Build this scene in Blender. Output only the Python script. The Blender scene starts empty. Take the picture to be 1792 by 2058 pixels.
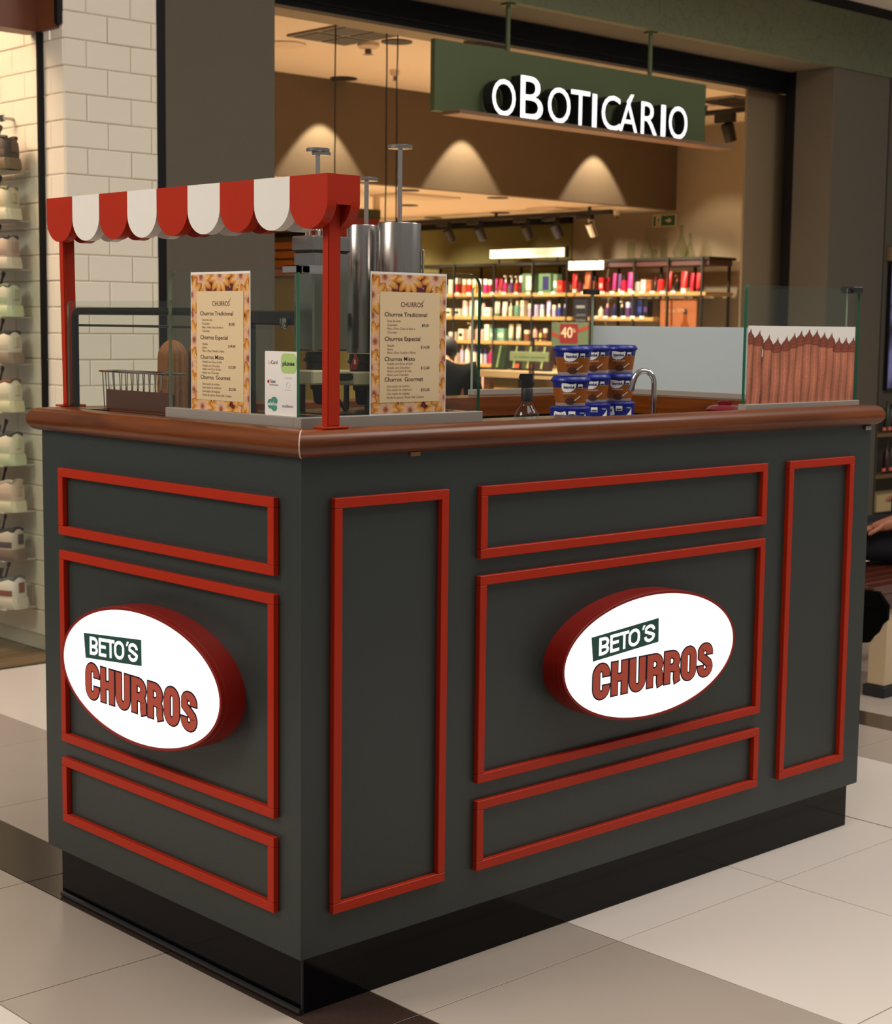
import bpy, bmesh, math, random
from math import sin, cos, pi, radians
from mathutils import Vector, Matrix, Quaternion
random.seed(7)
SC = bpy.context.scene
COL = SC.collection

# ------------------------------------------------------------------ camera
FPX = 3312.825
CAM = Vector((-1.78627, -2.27680, 1.26797))
YAW, PIT, ROL = 0.75329, -0.113598, 0.0119977
_f = Vector((sin(YAW) * cos(PIT), cos(YAW) * cos(PIT), sin(PIT)))
_r = Vector((cos(YAW), -sin(YAW), 0)); _u = _r.cross(_f)
_r2 = _r * cos(ROL) + _u * sin(ROL); _u2 = -_r * sin(ROL) + _u * cos(ROL)
cd = bpy.data.cameras.new('camera'); cam = bpy.data.objects.new('camera', cd); COL.objects.link(cam)
m3 = Matrix((_r2, _u2, -_f)).transposed()
cam.matrix_world = Matrix.Translation(CAM) @ m3.to_4x4()
cd.sensor_fit = 'HORIZONTAL'; cd.sensor_width = 36.0; cd.lens = FPX / 1792 * 36
cd.clip_start = 0.05; cd.clip_end = 100
cd.dof.use_dof = True; cd.dof.focus_distance = 3.15; cd.dof.aperture_fstop = 11.0
SC.camera = cam

def ray(px, py):                       # pixel of the photograph -> direction (unit depth)
    return _r2 * ((px - 896) / FPX) - _u2 * ((py - 1029) / FPX) + _f
def atx(px, py, x):
    d = ray(px, py); return CAM + d * ((x - CAM.x) / d.x)
def aty(px, py, y):
    d = ray(px, py); return CAM + d * ((y - CAM.y) / d.y)
def atz(px, py, z):
    d = ray(px, py); return CAM + d * ((z - CAM.z) / d.z)
def atd(px, py, d):
    return CAM + ray(px, py) * d

# ------------------------------------------------------------------ world, lamps, exposure
SC.view_settings.view_transform = 'Standard'; SC.view_settings.look = 'None'
SC.view_settings.gamma = 1.0; SC.view_settings.exposure = 0.0
SC.view_settings.use_curve_mapping = False
w = bpy.data.worlds.new('world'); SC.world = w; w.use_nodes = True
bg = w.node_tree.nodes['Background']; bg.inputs[0].default_value = (1.0, 0.94, 0.87, 1); bg.inputs[1].default_value = 0.24

def lamp(name, kind, loc, target, power, color, size=1.0, size_y=None, spot=None, blend=0.5, spread=None):
    l = bpy.data.lights.new(name, kind); l.energy = power; l.color = color
    if kind == 'AREA':
        l.size = size
        if size_y: l.shape = 'RECTANGLE'; l.size_y = size_y
        if spread: l.spread = radians(spread)
    else:
        l.shadow_soft_size = size
    if kind == 'SPOT': l.spot_size = radians(spot); l.spot_blend = blend
    o = bpy.data.objects.new(name, l); COL.objects.link(o); o.location = loc
    o.rotation_euler = (Vector(target) - Vector(loc)).to_track_quat('-Z', 'Y').to_euler()
    return o
WARM = (1.0, 0.80, 0.56); NEUT = (1.0, 0.945, 0.87)
lamp('atrium_lamp', 'AREA', (0.6, -1.6, 4.6), (0.6, -1.4, 0), 95, NEUT, 2.6, 2.6)
lamp('corridor_lamp', 'AREA', (4.0, -1.6, 4.2), (3.2, -0.4, 0), 95, NEUT, 2.0, 2.0)
lamp('left_fill', 'AREA', (-3.2, 1.6, 3.8), (0, 0.6, 0.9), 145, (1.0, .91, .80), 1.8, 1.8)  # added fill that brightens the kiosk's left face, no fitting known there
# cosmetics shop: ceiling washers on the bulkhead, shelf spots, room light
for wx in (4.80, 6.02, 7.35):
    lamp('wall_washer', 'SPOT', (wx, 5.735, 2.765), (wx, 5.735, 0.6), 75, (1.0, .84, .60), 0.012, spot=73, blend=0.22)
lamp('shop_ceiling_lamp', 'AREA', (5.0, 4.55, 2.76), (5.0, 4.4, 0), 125, WARM, 2.0, 0.8, spread=95)
lamp('shop_inner_lamp', 'AREA', (6.6, 8.2, 2.14), (6.8, 8.2, 0), 190, WARM, 1.4, 3.0, spread=130)
for sy in (5.7, 6.5, 7.3, 8.1, 8.9):
    lamp('shelf_spot', 'SPOT', (7.05, sy, 2.08), (8.0, sy, 1.3), 88, (1.0, 0.86, 0.66), 0.04, spot=70, blend=0.6)
lamp('near_wall_spot', 'SPOT', (7.5, 5.4, 2.6), (8.3, 5.45, 1.3), 24, WARM, 0.03, spot=75, blend=0.5)
# shoe shop
lamp('shoe_shop_lamp', 'AREA', (0.35, 3.75, 2.7), (1.2, 3.6, 0.9), 38, (1.0, 0.66, 0.46), 0.7, 0.7)

# ------------------------------------------------------------------ helpers
def lin(c):
    c = c / 255.0
    return c / 12.92 if c <= 0.04045 else ((c + 0.055) / 1.055) ** 2.4
def rgb(r, g, b): return (lin(r), lin(g), lin(b), 1.0)

MATS = {}
def mat(name, color, rough=0.5, metal=0.0, noise=0.06, scale=30.0, coat=0.0, emit=0.0, stretch=None, bump=0.0, spec=0.5, ecol=None, trans=0.0):
    if name in MATS: return MATS[name]
    m = bpy.data.materials.new(name); m.use_nodes = True; nt = m.node_tree; b = nt.nodes['Principled BSDF']
    b.inputs['Roughness'].default_value = rough; b.inputs['Metallic'].default_value = metal
    b.inputs['Coat Weight'].default_value = coat; b.inputs['Coat Roughness'].default_value = 0.08
    b.inputs['Specular IOR Level'].default_value = spec
    b.inputs['Transmission Weight'].default_value = trans
    tc = nt.nodes.new('ShaderNodeTexCoord'); mp = nt.nodes.new('ShaderNodeMapping')
    if stretch: mp.inputs['Scale'].default_value = stretch
    nz = nt.nodes.new('ShaderNodeTexNoise'); nz.inputs['Scale'].default_value = scale; nz.inputs['Detail'].default_value = 4
    mx = nt.nodes.new('ShaderNodeMix'); mx.data_type = 'RGBA'
    a = tuple(max(0, c * (1 - noise)) for c in color[:3]) + (1,); d = tuple(min(1, c * (1 + noise)) for c in color[:3]) + (1,)
    mx.inputs[6].default_value = a; mx.inputs[7].default_value = d
    L = nt.links.new
    L(tc.outputs['Object'], mp.inputs[0]); L(mp.outputs[0], nz.inputs['Vector']); L(nz.outputs['Fac'], mx.inputs[0])
    L(mx.outputs[2], b.inputs['Base Color'])
    if bump:
        bp = nt.nodes.new('ShaderNodeBump'); bp.inputs['Strength'].default_value = bump; bp.inputs['Distance'].default_value = 0.002
        L(nz.outputs['Fac'], bp.inputs['Height']); L(bp.outputs[0], b.inputs['Normal'])
    if emit:
        b.inputs['Emission Color'].default_value = ecol or color; b.inputs['Emission Strength'].default_value = emit
    MATS[name] = m; return m
def wood(name, dark, light, axis, rough=0.36, coat=0.12):
    if name in MATS: return MATS[name]
    s = [14, 14, 14]; s['xyz'.index(axis)] = 0.9
    m = mat(name, light, rough, coat=coat, noise=0.0, spec=.3); nt = m.node_tree
    nz = next(n for n in nt.nodes if n.type == 'TEX_NOISE'); mp = next(n for n in nt.nodes if n.type == 'MAPPING')
    mx = next(n for n in nt.nodes if n.type == 'MIX')
    mp.inputs['Scale'].default_value = s; nz.inputs['Scale'].default_value = 2.6; nz.inputs['Detail'].default_value = 8; nz.inputs['Distortion'].default_value = 0.6
    mx.inputs[6].default_value = dark; mx.inputs[7].default_value = light
    cr = nt.nodes.new('ShaderNodeValToRGB'); cr.color_ramp.elements[0].position = 0.33; cr.color_ramp.elements[1].position = 0.68
    nt.links.new(nz.outputs['Fac'], cr.inputs[0]); nt.links.new(cr.outputs[0], mx.inputs[0])
    return m
def glass(name, tint=(0.93, 0.97, 0.94), refl=1.0, mixcol=None, mixfac=0.0):
    if name in MATS: return MATS[name]
    m = bpy.data.materials.new(name); m.use_nodes = True; nt = m.node_tree; nt.nodes.clear()
    out = nt.nodes.new('ShaderNodeOutputMaterial'); mix = nt.nodes.new('ShaderNodeMixShader'); fr = nt.nodes.new('ShaderNodeLayerWeight'); fr.inputs[0].default_value = 0.5
    pw_ = nt.nodes.new('ShaderNodeMath'); pw_.operation = 'POWER'; pw_.inputs[1].default_value = 5.0
    mu = nt.nodes.new('ShaderNodeMath'); mu.operation = 'MULTIPLY_ADD'; mu.inputs[1].default_value = 0.6 * refl; mu.inputs[2].default_value = 0.03 * refl; mu.use_clamp = True
    tr = nt.nodes.new('ShaderNodeBsdfTransparent'); tr.inputs[0].default_value = (*tint, 1)
    gl = nt.nodes.new('ShaderNodeBsdfGlossy'); gl.inputs['Roughness'].default_value = 0.02
    L = nt.links.new
    L(fr.outputs['Facing'], pw_.inputs[0]); L(pw_.outputs[0], mu.inputs[0]); L(mu.outputs[0], mix.inputs[0]); L(gl.outputs[0], mix.inputs[2])
    if mixfac:
        df = nt.nodes.new('ShaderNodeBsdfDiffuse'); df.inputs[0].default_value = mixcol
        tl = nt.nodes.new('ShaderNodeBsdfTranslucent'); tl.inputs[0].default_value = mixcol
        a = nt.nodes.new('ShaderNodeMixShader'); a.inputs[0].default_value = 0.35; L(df.outputs[0], a.inputs[1]); L(tl.outputs[0], a.inputs[2])
        b = nt.nodes.new('ShaderNodeMixShader'); b.inputs[0].default_value = mixfac; L(tr.outputs[0], b.inputs[1]); L(a.outputs[0], b.inputs[2])
        L(b.outputs[0], mix.inputs[1])
    else:
        L(tr.outputs[0], mix.inputs[1])
    L(mix.outputs[0], out.inputs[0]); MATS[name] = m; return m
def printed(name, rough=0.45):          # flat print: colours come with the printed mesh
    if name in MATS: return MATS[name]
    m = bpy.data.materials.new(name); m.use_nodes = True; nt = m.node_tree; b = nt.nodes['Principled BSDF']; b.inputs['Roughness'].default_value = rough
    at = nt.nodes.new('ShaderNodeAttribute'); at.attribute_name = 'Col'; nt.links.new(at.outputs['Color'], b.inputs['Base Color'])
    MATS[name] = m; return m

class MB:
    def __init__(s): s.v = []; s.f = []; s.mi = []; s.c = []; s.cur = 0; s.col = None
    def add(s, vs, fs, col=None):
        n = len(s.v); s.v += [tuple(p) for p in vs]; s.c += [col or s.col or (1, 1, 1, 1)] * len(vs)
        for f in fs: s.f.append(tuple(i + n for i in f)); s.mi.append(s.cur)
        return s
    def box(s, x0, x1, y0, y1, z0, z1, b=0.0):
        if x0 > x1: x0, x1 = x1, x0
        if y0 > y1: y0, y1 = y1, y0
        if z0 > z1: z0, z1 = z1, z0
        if b <= 0:
            v = [(x, y, z) for z in (z0, z1) for y in (y0, y1) for x in (x0, x1)]
            return s.add(v, [(0, 2, 3, 1), (4, 5, 7, 6), (0, 1, 5, 4), (2, 6, 7, 3), (0, 4, 6, 2), (1, 3, 7, 5)])
        bm = bmesh.new(); bmesh.ops.create_cube(bm, size=1)
        for q in bm.verts: q.co = Vector(((x0 + x1) / 2 + q.co.x * (x1 - x0), (y0 + y1) / 2 + q.co.y * (y1 - y0), (z0 + z1) / 2 + q.co.z * (z1 - z0)))
        bmesh.ops.bevel(bm, geom=list(bm.edges), offset=b, segments=1, affect='EDGES', profile=0.5)
        bm.verts.index_update(); r = s.add([q.co for q in bm.verts], [[q.index for q in f.verts] for f in bm.faces]); bm.free(); return r
    def lathe(s, prof, cx=0, cy=0, n=24, cap=True, sx=1.0, sy=1.0):
        k = len(prof); v = []; f = []
        for (r, z) in prof:
            for i in range(n):
                a = 2 * pi * i / n; v.append((cx + r * cos(a) * sx, cy + r * sin(a) * sy, z))
        for j in range(k - 1):
            for i in range(n):
                i2 = (i + 1) % n; f.append((j * n + i, j * n + i2, (j + 1) * n + i2, (j + 1) * n + i))
        if cap:
            f.append(tuple(range(n - 1, -1, -1))); f.append(tuple((k - 1) * n + i for i in range(n)))
        return s.add(v, f)
    def tube(s, path, r, n=10, cap=True):
        P = [Vector(p) for p in path]; v = []; f = []; up = None
        for i, p in enumerate(P):
            t = (P[min(i + 1, len(P) - 1)] - P[max(i - 1, 0)]).normalized()
            if up is None: up = Vector((0, 0, 1)) if abs(t.z) < 0.9 else Vector((1, 0, 0))
            a = t.cross(up).normalized(); up = a.cross(t).normalized()
            rr = r[i] if isinstance(r, (list, tuple)) else r
            for k in range(n):
                q = 2 * pi * k / n; v.append(p + a * cos(q) * rr + up * sin(q) * rr)
        for i in range(len(P) - 1):
            for k in range(n):
                k2 = (k + 1) % n; f.append((i * n + k, i * n + k2, (i + 1) * n + k2, (i + 1) * n + k))
        if cap: f.append(tuple(range(n - 1, -1, -1))); f.append(tuple((len(P) - 1) * n + k for k in range(n)))
        return s.add(v, f)
    def prism(s, poly, o, U, V, N, d):   # polygon (u,v) on plane o+U*u+V*v, extruded along N by d
        o, U, V, N = Vector(o), Vector(U), Vector(V), Vector(N); n = len(poly)
        a = [o + U * p[0] + V * p[1] for p in poly]
        if d == 0: return s.add(a, [tuple(range(n))])
        v = a + [p + N * d for p in a]
        f = [tuple(range(n - 1, -1, -1)), tuple(range(n, 2 * n))] + [(i, (i + 1) % n, n + (i + 1) % n, n + i) for i in range(n)]
        return s.add(v, f)
    def build(s, name, mats, parent=None, smooth=False, colors=False, angle=40, loc=None):
        me = bpy.data.meshes.new(name); me.from_pydata(s.v, [], s.f)
        if not isinstance(mats, (list, tuple)): mats = [mats]
        for m in mats: me.materials.append(m)
        if len(mats) > 1: me.polygons.foreach_set('material_index', s.mi)
        if colors:
            ca = me.color_attributes.new('Col', 'FLOAT_COLOR', 'POINT'); ca.data.foreach_set('color', [x for c in s.c for x in c])
        bm = bmesh.new(); bm.from_mesh(me)
        if not colors: bmesh.ops.recalc_face_normals(bm, faces=bm.faces)
        bm.to_mesh(me); bm.free()
        if smooth:
            me.polygons.foreach_set('use_smooth', [True] * len(me.polygons)); me.set_sharp_from_angle(angle=radians(angle))
        me.update()
        o = bpy.data.objects.new(name, me); COL.objects.link(o)
        if loc is not None: o.location = loc
        if parent is not None: o.parent = parent
        return o
def tag(o, label, cat, group=None):
    o['label'] = label; o['category'] = cat
    if group: o['group'] = group
    return o
def thing(name, label, cat, loc=(0, 0, 0), group=None, rz=0.0):
    o = bpy.data.objects.new(name, None); COL.objects.link(o); o.location = loc; o.rotation_euler = (0, 0, rz); o.empty_display_size = 0.05
    return tag(o, label, cat, group)
def wrap(name, label, cat, group=None):        # empty at world origin of its parts; moved to base afterwards
    return thing(name, label, cat, (0, 0, 0), group)
def settle(o, loc):                            # put an Empty at the thing's base and keep its parts where they are
    loc = Vector(loc)
    o.location = loc
    for c in o.children: c.location = c.location - loc
    return o
def struct(o): o['kind'] = 'structure'; return o
def copy_tree(o, parent=None):
    c = o.copy(); COL.objects.link(c)
    if parent is not None: c.parent = parent
    for ch in list(o.children): copy_tree(ch, c)
    return c
def arc(cx, cy, rx, ry, a0, a1, n):
    return [(cx + rx * cos(radians(a0 + (a1 - a0) * i / n)), cy + ry * sin(radians(a0 + (a1 - a0) * i / n))) for i in range(n + 1)]
def rrect(x0, x1, y0, y1, r, n=5):
    if not isinstance(r, (list, tuple)): r = [r] * 4     # bl, br, tr, tl
    p = []
    for (cx, cy, a, rr) in ((x0, y0, 180, r[0]), (x1, y0, 270, r[1]), (x1, y1, 0, r[2]), (x0, y1, 90, r[3])):
        sx = 1 if cx == x0 else -1; sy = 1 if cy == y0 else -1
        p += arc(cx + sx * rr, cy + sy * rr, rr, rr, a, a + 90, n) if rr else [(cx, cy)]
    return p

_tcache = {}
def glyphs(text, offset=0.0, shear=0.0, spacing=1.0):
    key = (text, offset, shear, spacing)
    if key in _tcache: return _tcache[key]
    cu = bpy.data.curves.new('lettering', 'FONT'); cu.body = text; cu.size = 1.0; cu.offset = offset; cu.shear = shear; cu.space_character = spacing
    cu.resolution_u = 4; cu.fill_mode = 'FRONT'
    ob = bpy.data.objects.new('lettering', cu); COL.objects.link(ob)
    dg = bpy.context.evaluated_depsgraph_get(); dg.update(); ev = ob.evaluated_get(dg); me = ev.to_mesh()
    v = [(p.co.x, p.co.y) for p in me.vertices]; f = [tuple(p.vertices) for p in me.polygons]
    ev.to_mesh_clear(); bpy.data.objects.remove(ob); bpy.data.curves.remove(cu)
    _tcache[key] = (v, f); return v, f
def text(mb, body, o, U, V, N, width=None, height=None, offset=0.0, shear=0.0, depth=0.0, align='l', lift=0.0, spacing=1.0, cap=None):
    # lay text on plane o + U*u + V*v ; width = width of the ink, height = height of a capital
    v, f = glyphs(body, offset, shear, spacing)
    if not v: return mb
    o, U, V, N = Vector(o), Vector(U), Vector(V), Vector(N)
    x0 = min(p[0] for p in v); x1 = max(p[0] for p in v)
    hv, _ = glyphs('H', offset); ch = max(p[1] for p in hv)
    sy = height / ch; sx = width / (x1 - x0) if width else sy
    dx = -x0 * sx if align == 'l' else (-(x0 + x1) / 2 * sx if align == 'c' else -x1 * sx)
    a = [o + U * (p[0] * sx + dx) + V * (p[1] * sy) + N * lift for p in v]
    if depth == 0: mb.add(a, f); return mb
    n = len(a); b = [p + N * depth for p in a]; ff = [tuple(reversed(q)) for q in f] + [tuple(i + n for i in q) for q in f]
    ec = {}
    for q in f:
        for i in range(len(q)):
            e = (q[i], q[(i + 1) % len(q)])
            if (e[1], e[0]) in ec: del ec[(e[1], e[0])]
            else: ec[e] = 1
    ff += [(e[0], e[1], e[1] + n, e[0] + n) for e in ec]
    mb.add(a + b, ff); return mb
X, Y, Z = Vector((1, 0, 0)), Vector((0, 1, 0)), Vector((0, 0, 1))

# ------------------------------------------------------------------ materials
M_body = mat('grey_green_laminate', rgb(44, 50, 48), 0.42, noise=0.08, scale=220, bump=0.15)
M_red = mat('red_paint', rgb(170, 37, 6), 0.45, noise=0.05, scale=18, spec=.25)
M_red2 = mat('deep_red_paint', rgb(130, 24, 14), 0.38, noise=0.05, scale=18, spec=.3)
M_white = mat('white_paint', rgb(232, 226, 218), 0.4, noise=0.02)
M_black = mat('black_gloss', rgb(7, 6, 8), 0.12, noise=0.1, spec=0.18)
M_blackm = mat('black_matte', rgb(20, 19, 20), 0.5, noise=0.1)
WD, WL = rgb(74, 33, 4), rgb(122, 60, 14)
M_woodx = wood('varnished_wood_x', WD, WL, 'x'); M_woody = wood('varnished_wood_y', WD, WL, 'y')
M_alu = mat('aluminium', rgb(160, 150, 140), 0.45, 0.25, noise=0.04)
M_chrome = mat('chrome', rgb(210, 206, 200), 0.10, 1.0, noise=0.02)
M_steel = mat('brushed_steel', rgb(170, 166, 162), 0.24, 1.0, noise=0.12, scale=8, stretch=(30, 30, 0.6))
M_steeld = mat('dark_steel', rgb(70, 66, 60), 0.35, 0.9, noise=0.1)
M_glass = glass('clear_glass', (0.93, 0.96, 0.93))
M_gedge = mat('green_glass_edge', rgb(28, 92, 66), 0.15, noise=0.1, spec=0.6)
M_gedge2 = mat('pale_glass_edge', rgb(150, 160, 140), 0.12, noise=0.05, spec=0.6)
M_print = printed('printed_sheet')

# ================================================================== SETTING
T_x = [-1.49, -0.93, -0.37, 0.0, 0.184, 0.738, 1.297, 1.86, 2.41, 2.76, 2.93, 3.49, 4.05, 4.61, 5.17, 5.73, 6.29, 6.85, 7.4]
T_y = [-2.37, -1.81, -1.247, -0.685, -0.122, 0.44, 1.003, 1.566, 2.129, 2.69, 3.115]
M_grout = mat('dark_grout', rgb(26, 22, 19), 0.9, spec=.1)
TILE = {
 'w': mat('cream_porcelain', rgb(224, 213, 203), 0.22, noise=0.03, scale=4, spec=0.45),
 't': mat('taupe_porcelain', rgb(172, 159, 147), 0.24, noise=0.05, scale=5, spec=0.45),
 'd': mat('dark_granite', rgb(58, 44, 38), 0.18, noise=0.3, scale=160, spec=0.45)}
colcode = lambda x0: 'd' if abs(x0) < .01 or abs(x0 - 2.76) < .01 else ('t' if abs(x0 + .37) < .01 or abs(x0 - .184) < .01 or abs(x0 - 2.41) < .01 or abs(x0 - 2.93) < .01 else 'w')
floor = struct(MB().box(-4, 9.2, -4, 11.4, -0.06, -0.012).build('floor', M_grout))
tile_cache = {}
for i in range(len(T_x) - 1):
    for j in range(len(T_y) - 1):
        x0, x1, y0, y1 = T_x[i], T_x[i + 1], T_y[j], T_y[j + 1]
        if x0 > 0.18 and x1 < 1.30 and y0 > 0.43 and y1 < 0.99: continue
        gx = 0.0013; gR = 0.0055 if abs(x1 - 1.86) < .01 else gx
        key = (round(x1 - x0, 3), round(y1 - y0, 3), colcode(x0), gR)
        if key not in tile_cache:
            o = MB().box(gx, x1 - x0 - gR, gx, y1 - y0 - gx, -0.012, 0.0, 0.0004).build('tile', TILE[colcode(x0)], floor); tile_cache[key] = o.data
        else:
            o = bpy.data.objects.new('tile', tile_cache[key]); COL.objects.link(o); o.parent = floor
        o.location = (x0, y0, 0)
# shoe shop floor: boards
M_plank = wood('shop_floor_wood', rgb(96, 76, 54), rgb(140, 116, 84), 'x', 0.45, 0.1)
fl2 = struct(MB().box(-1.0, 1.36, 3.13, 5.2, -0.012, -0.004).build('floor', M_grout))
for k in range(8):
    MB().box(-1.0, 1.355, 3.135 + k * 0.19, 3.322 + k * 0.19, -0.004, 0.002, 0.001).build('floor_board', M_plank, fl2)

M_plaster = mat('brown_grey_wall', rgb(92, 84, 72), 0.85, noise=0.04, scale=60)
M_plaster2 = mat('inner_wall_paint', rgb(152, 136, 112), 0.85, noise=0.03, scale=40)
M_dframe = mat('black_shutter_steel', rgb(8, 8, 11), 0.6, 0.0, spec=.25)
M_ceil = mat('ceiling_paint', rgb(226, 206, 182), 0.9, noise=0.01)

# --- white tiled pillar of the shoe shop (front face y=3.12, side face x=1.36)
M_tile = mat('white_metro_tile', rgb(236, 226, 208), 0.12, noise=0.02, scale=9, spec=0.5)
M_tgrout = mat('tile_grout', rgb(206, 194, 172), 0.8)
wt = struct(MB().box(1.366, 1.757, 3.126, 3.32, 0, 3.0).build('wall_front', M_tgrout))
ROW, LEN = 0.0965, 0.188
cache = {}
def brick(parent, axis, a0, a1, z0):
    L = a1 - a0
    if L < 0.012: return
    key = (axis, round(L, 4))
    if key not in cache:
        g = 0.0012; b = 0.004; mb = MB()
        p = [(g, g), (L - g, g), (L - g, ROW - g), (g, ROW - g)]; q = [(g + b, g + b), (L - g - b, g + b), (L - g - b, ROW - g - b), (g + b, ROW - g - b)]
        if axis == 'x':
            v = [(u, 0.006, h) for u, h in p] + [(u, 0.0035, h) for u, h in p] + [(u, 0, h) for u, h in q]
        else:
            v = [(0.006, u, h) for u, h in p] + [(0.0035, u, h) for u, h in p] + [(0, u, h) for u, h in q]
        f = [(i, (i + 1) % 4, 4 + (i + 1) % 4, 4 + i) for i in range(4)] + [(4 + i, 4 + (i + 1) % 4, 8 + (i + 1) % 4, 8 + i) for i in range(4)] + [(8, 9, 10, 11)]
        o = mb.add(v, f).build('brick', M_tile, parent); cache[key] = o.data
    else:
        o = bpy.data.objects.new('brick', cache[key]); COL.objects.link(o); o.parent = parent
    o.location = (a0, 3.12, z0) if axis == 'x' else (1.36, a0, z0)
    d = random.uniform(-0.0012, 0.0012)
    if axis == 'x': o.location.y += d
    else: o.location.x += d
z0 = 1.891 - 19 * ROW; k = 0
while z0 < 2.85:
    xs = [1.36, 1.454, 1.642, 1.757] if k % 2 == 0 else [1.36, 1.543, 1.731, 1.757]
    for a, b_ in zip(xs, xs[1:]): brick(wt, 'x', a, b_, z0)
    z0 += ROW; k += 1
ws = struct(MB().box(1.366, 1.50, 3.32, 4.6, 0, 3.0).build('wall_left', M_tgrout))
z0 = 1.891 - 19 * ROW; k = 0
while z0 < 2.36:
    y0 = 3.125; first = True
    while y0 < 3.98:
        y1 = y0 + (LEN / 2 if (first and k % 2) else LEN); brick(ws, 'y', y0, y1, z0); y0 = y1; first = False
    z0 += ROW; k += 1
struct(MB().box(1.757, 1.795, 3.125, 3.3, 0, 3.0).build('trim_1', M_dframe))
# brown lintel of the shoe shop, its black edge and the glazing bar in the corner
M_lint = mat('brown_lintel_panel', rgb(112, 60, 34), 0.5, noise=0.05)
lt = struct(MB().box(-1.0, 1.352, 3.275, 3.36, 2.31, 3.0, 0.002).build('trim_2', M_lint))
MB().box(1.346, 1.358, 3.15, 3.275, 2.315, 3.0).build('side_board', M_lint, lt)
MB().box(1.340, 1.359, 3.128, 3.150, 2.325, 3.0).build('edge_strip', M_dframe, lt)
win = struct(MB().box(1.335, 1.357, 3.262, 3.274, 0.0, 2.31).build('window_1', M_dframe))
MB().box(-1.0, 1.335, 3.265, 3.271, 0.003, 2.31).build('window_pane', M_glass, win)

# --- facade of the cosmetics shop
FY = 3.12; OX0, OX1 = 2.31, 6.20
struct(MB().box(1.795, OX0, 3.12, 3.44, 0, 2.715, 0.002).build('wall_front', M_plaster))
rp = struct(MB().box(OX1, 6.785, 3.12, 3.44, 0.14, 2.715, 0.002).build('wall_right', M_plaster))
MB().box(6.765, 6.772, 3.117, 3.1205, 0.14, 2.715).build('edge_bead', M_dframe, rp)
struct(MB().box(OX1 + .002, 6.78, 3.116, 3.44, 0, 0.14).build('baseboard_right', mat('dark_baseboard', rgb(44, 38, 30), 0.5)))
# green figured fascia
mf = mat('green_figured_fascia', rgb(96, 106, 80), 0.6, noise=0.0)
nt = mf.node_tree; vz = nt.nodes.new('ShaderNodeTexVoronoi'); vz.feature = 'DISTANCE_TO_EDGE'; vz.inputs['Scale'].default_value = 13
nz2 = nt.nodes.new('ShaderNodeTexNoise'); nz2.inputs['Scale'].default_value = 6; nz2.inputs['Detail'].default_value = 6
mxv = nt.nodes.new('ShaderNodeMix'); mxv.data_type = 'RGBA'; mxv.inputs[0].default_value = 0.22
tcn = next(n for n in nt.nodes if n.type == 'TEX_COORD'); mx = next(n for n in nt.nodes if n.type == 'MIX' and n != mxv)
nt.links.new(tcn.outputs['Object'], nz2.inputs['Vector']); nt.links.new(tcn.outputs['Object'], mxv.inputs[6]); nt.links.new(nz2.outputs['Color'], mxv.inputs[7]); nt.links.new(mxv.outputs[2], vz.inputs['Vector'])
cr = nt.nodes.new('ShaderNodeValToRGB'); cr.color_ramp.elements[0].position = 0.0; cr.color_ramp.elements[1].position = 0.05; cr.color_ramp.elements[0].color = (0.45, 0.45, 0.45, 1)
nt.links.new(vz.outputs['Distance'], cr.inputs[0]); nt.links.new(cr.outputs[0], mx.inputs[0])
mx.inputs[6].default_value = rgb(64, 70, 50); mx.inputs[7].default_value = rgb(92, 98, 72)
fas = struct(MB().box(1.80, 9.2, 3.112, 3.16, 2.715, 3.035, 0.001).build('wall_top', mf))
struct(MB().box(1.76, 9.2, 3.155, 3.44, 2.716, 3.3).build('trim_3', M_plaster))
struct(MB().box(1.76, 9.2, 3.125, 3.155, 3.035, 3.094).build('trim_4', M_dframe))
struct(MB().box(-1.2, 9.2, 2.25, 3.44, 3.094, 3.16).build('ceiling', mat('mall_ceiling', rgb(236, 226, 210), 0.9, noise=0.01)))
# shutter box and guides
struct(MB().box(OX0, OX1, 3.425, 3.47, 2.63, 2.716).box(OX1 - .004, OX1 + .004, 3.375, 3.44, 0, 2.71).box(OX0, OX1, 3.44, 3.50, 2.600, 2.64).build('trim_5', M_dframe))
struct(MB().box(OX0 - .2, 6.6, 3.47, 3.72, 2.615, 2.9).build('trim_6', M_plaster2))
struct(MB().box(5.958, 6.62, 3.53, 3.545, 0, 2.61).build('wall_right', mat('side_partition_paint', rgb(128, 110, 84), .85, noise=.03)))
# shop shell
struct(MB().box(2.0, 8.3, 3.5, 11.2, -0.012, 0.0).build('floor', mat('shop_cream_floor', rgb(222, 204, 178), .3, noise=.03, scale=3)))
YB, XW, ZC, ZL, YE = 5.93, 8.30, 2.78, 2.16, 11.2
struct(MB().box(2.0, XW + .1, 3.72, YB + .1, ZC, ZC + .08).build('ceiling', M_ceil))
struct(MB().box(2.0, XW + .1, YB + .08, YE, ZL, ZL + .06).build('ceiling', M_ceil))
struct(MB().box(2.0, XW, YB, YB + .08, ZL, ZC).build('wall_bulkhead', mat('bulkhead_paint', rgb(104, 88, 68), 0.85, noise=0.02)))
struct(MB().box(XW, XW + .1, 3.44, YE, 0, 2.9).build('wall_right', M_plaster2))
struct(MB().box(2.0, XW, YE, YE + .1, 0, 2.2).build('wall_back', M_plaster2))
struct(MB().box(2.0, 2.1, 3.44, YE, 0, 2.9).build('wall_left', M_plaster2))
struct(MB().box(6.6, XW + .1, 3.44, 3.5, 0, 2.9).build('wall_front', M_plaster2))
M_olive = mat('olive_green_panel', rgb(122, 116, 66), 0.8, noise=0.04)
struct(MB().box(XW - .012, XW, 7.0, 11.15, 0.0, 2.10).build('trim_7', M_olive))
struct(MB().box(XW - .03, XW, 7.0, 11.15, 2.098, 2.145).build('trim_8', M_dframe))

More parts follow.
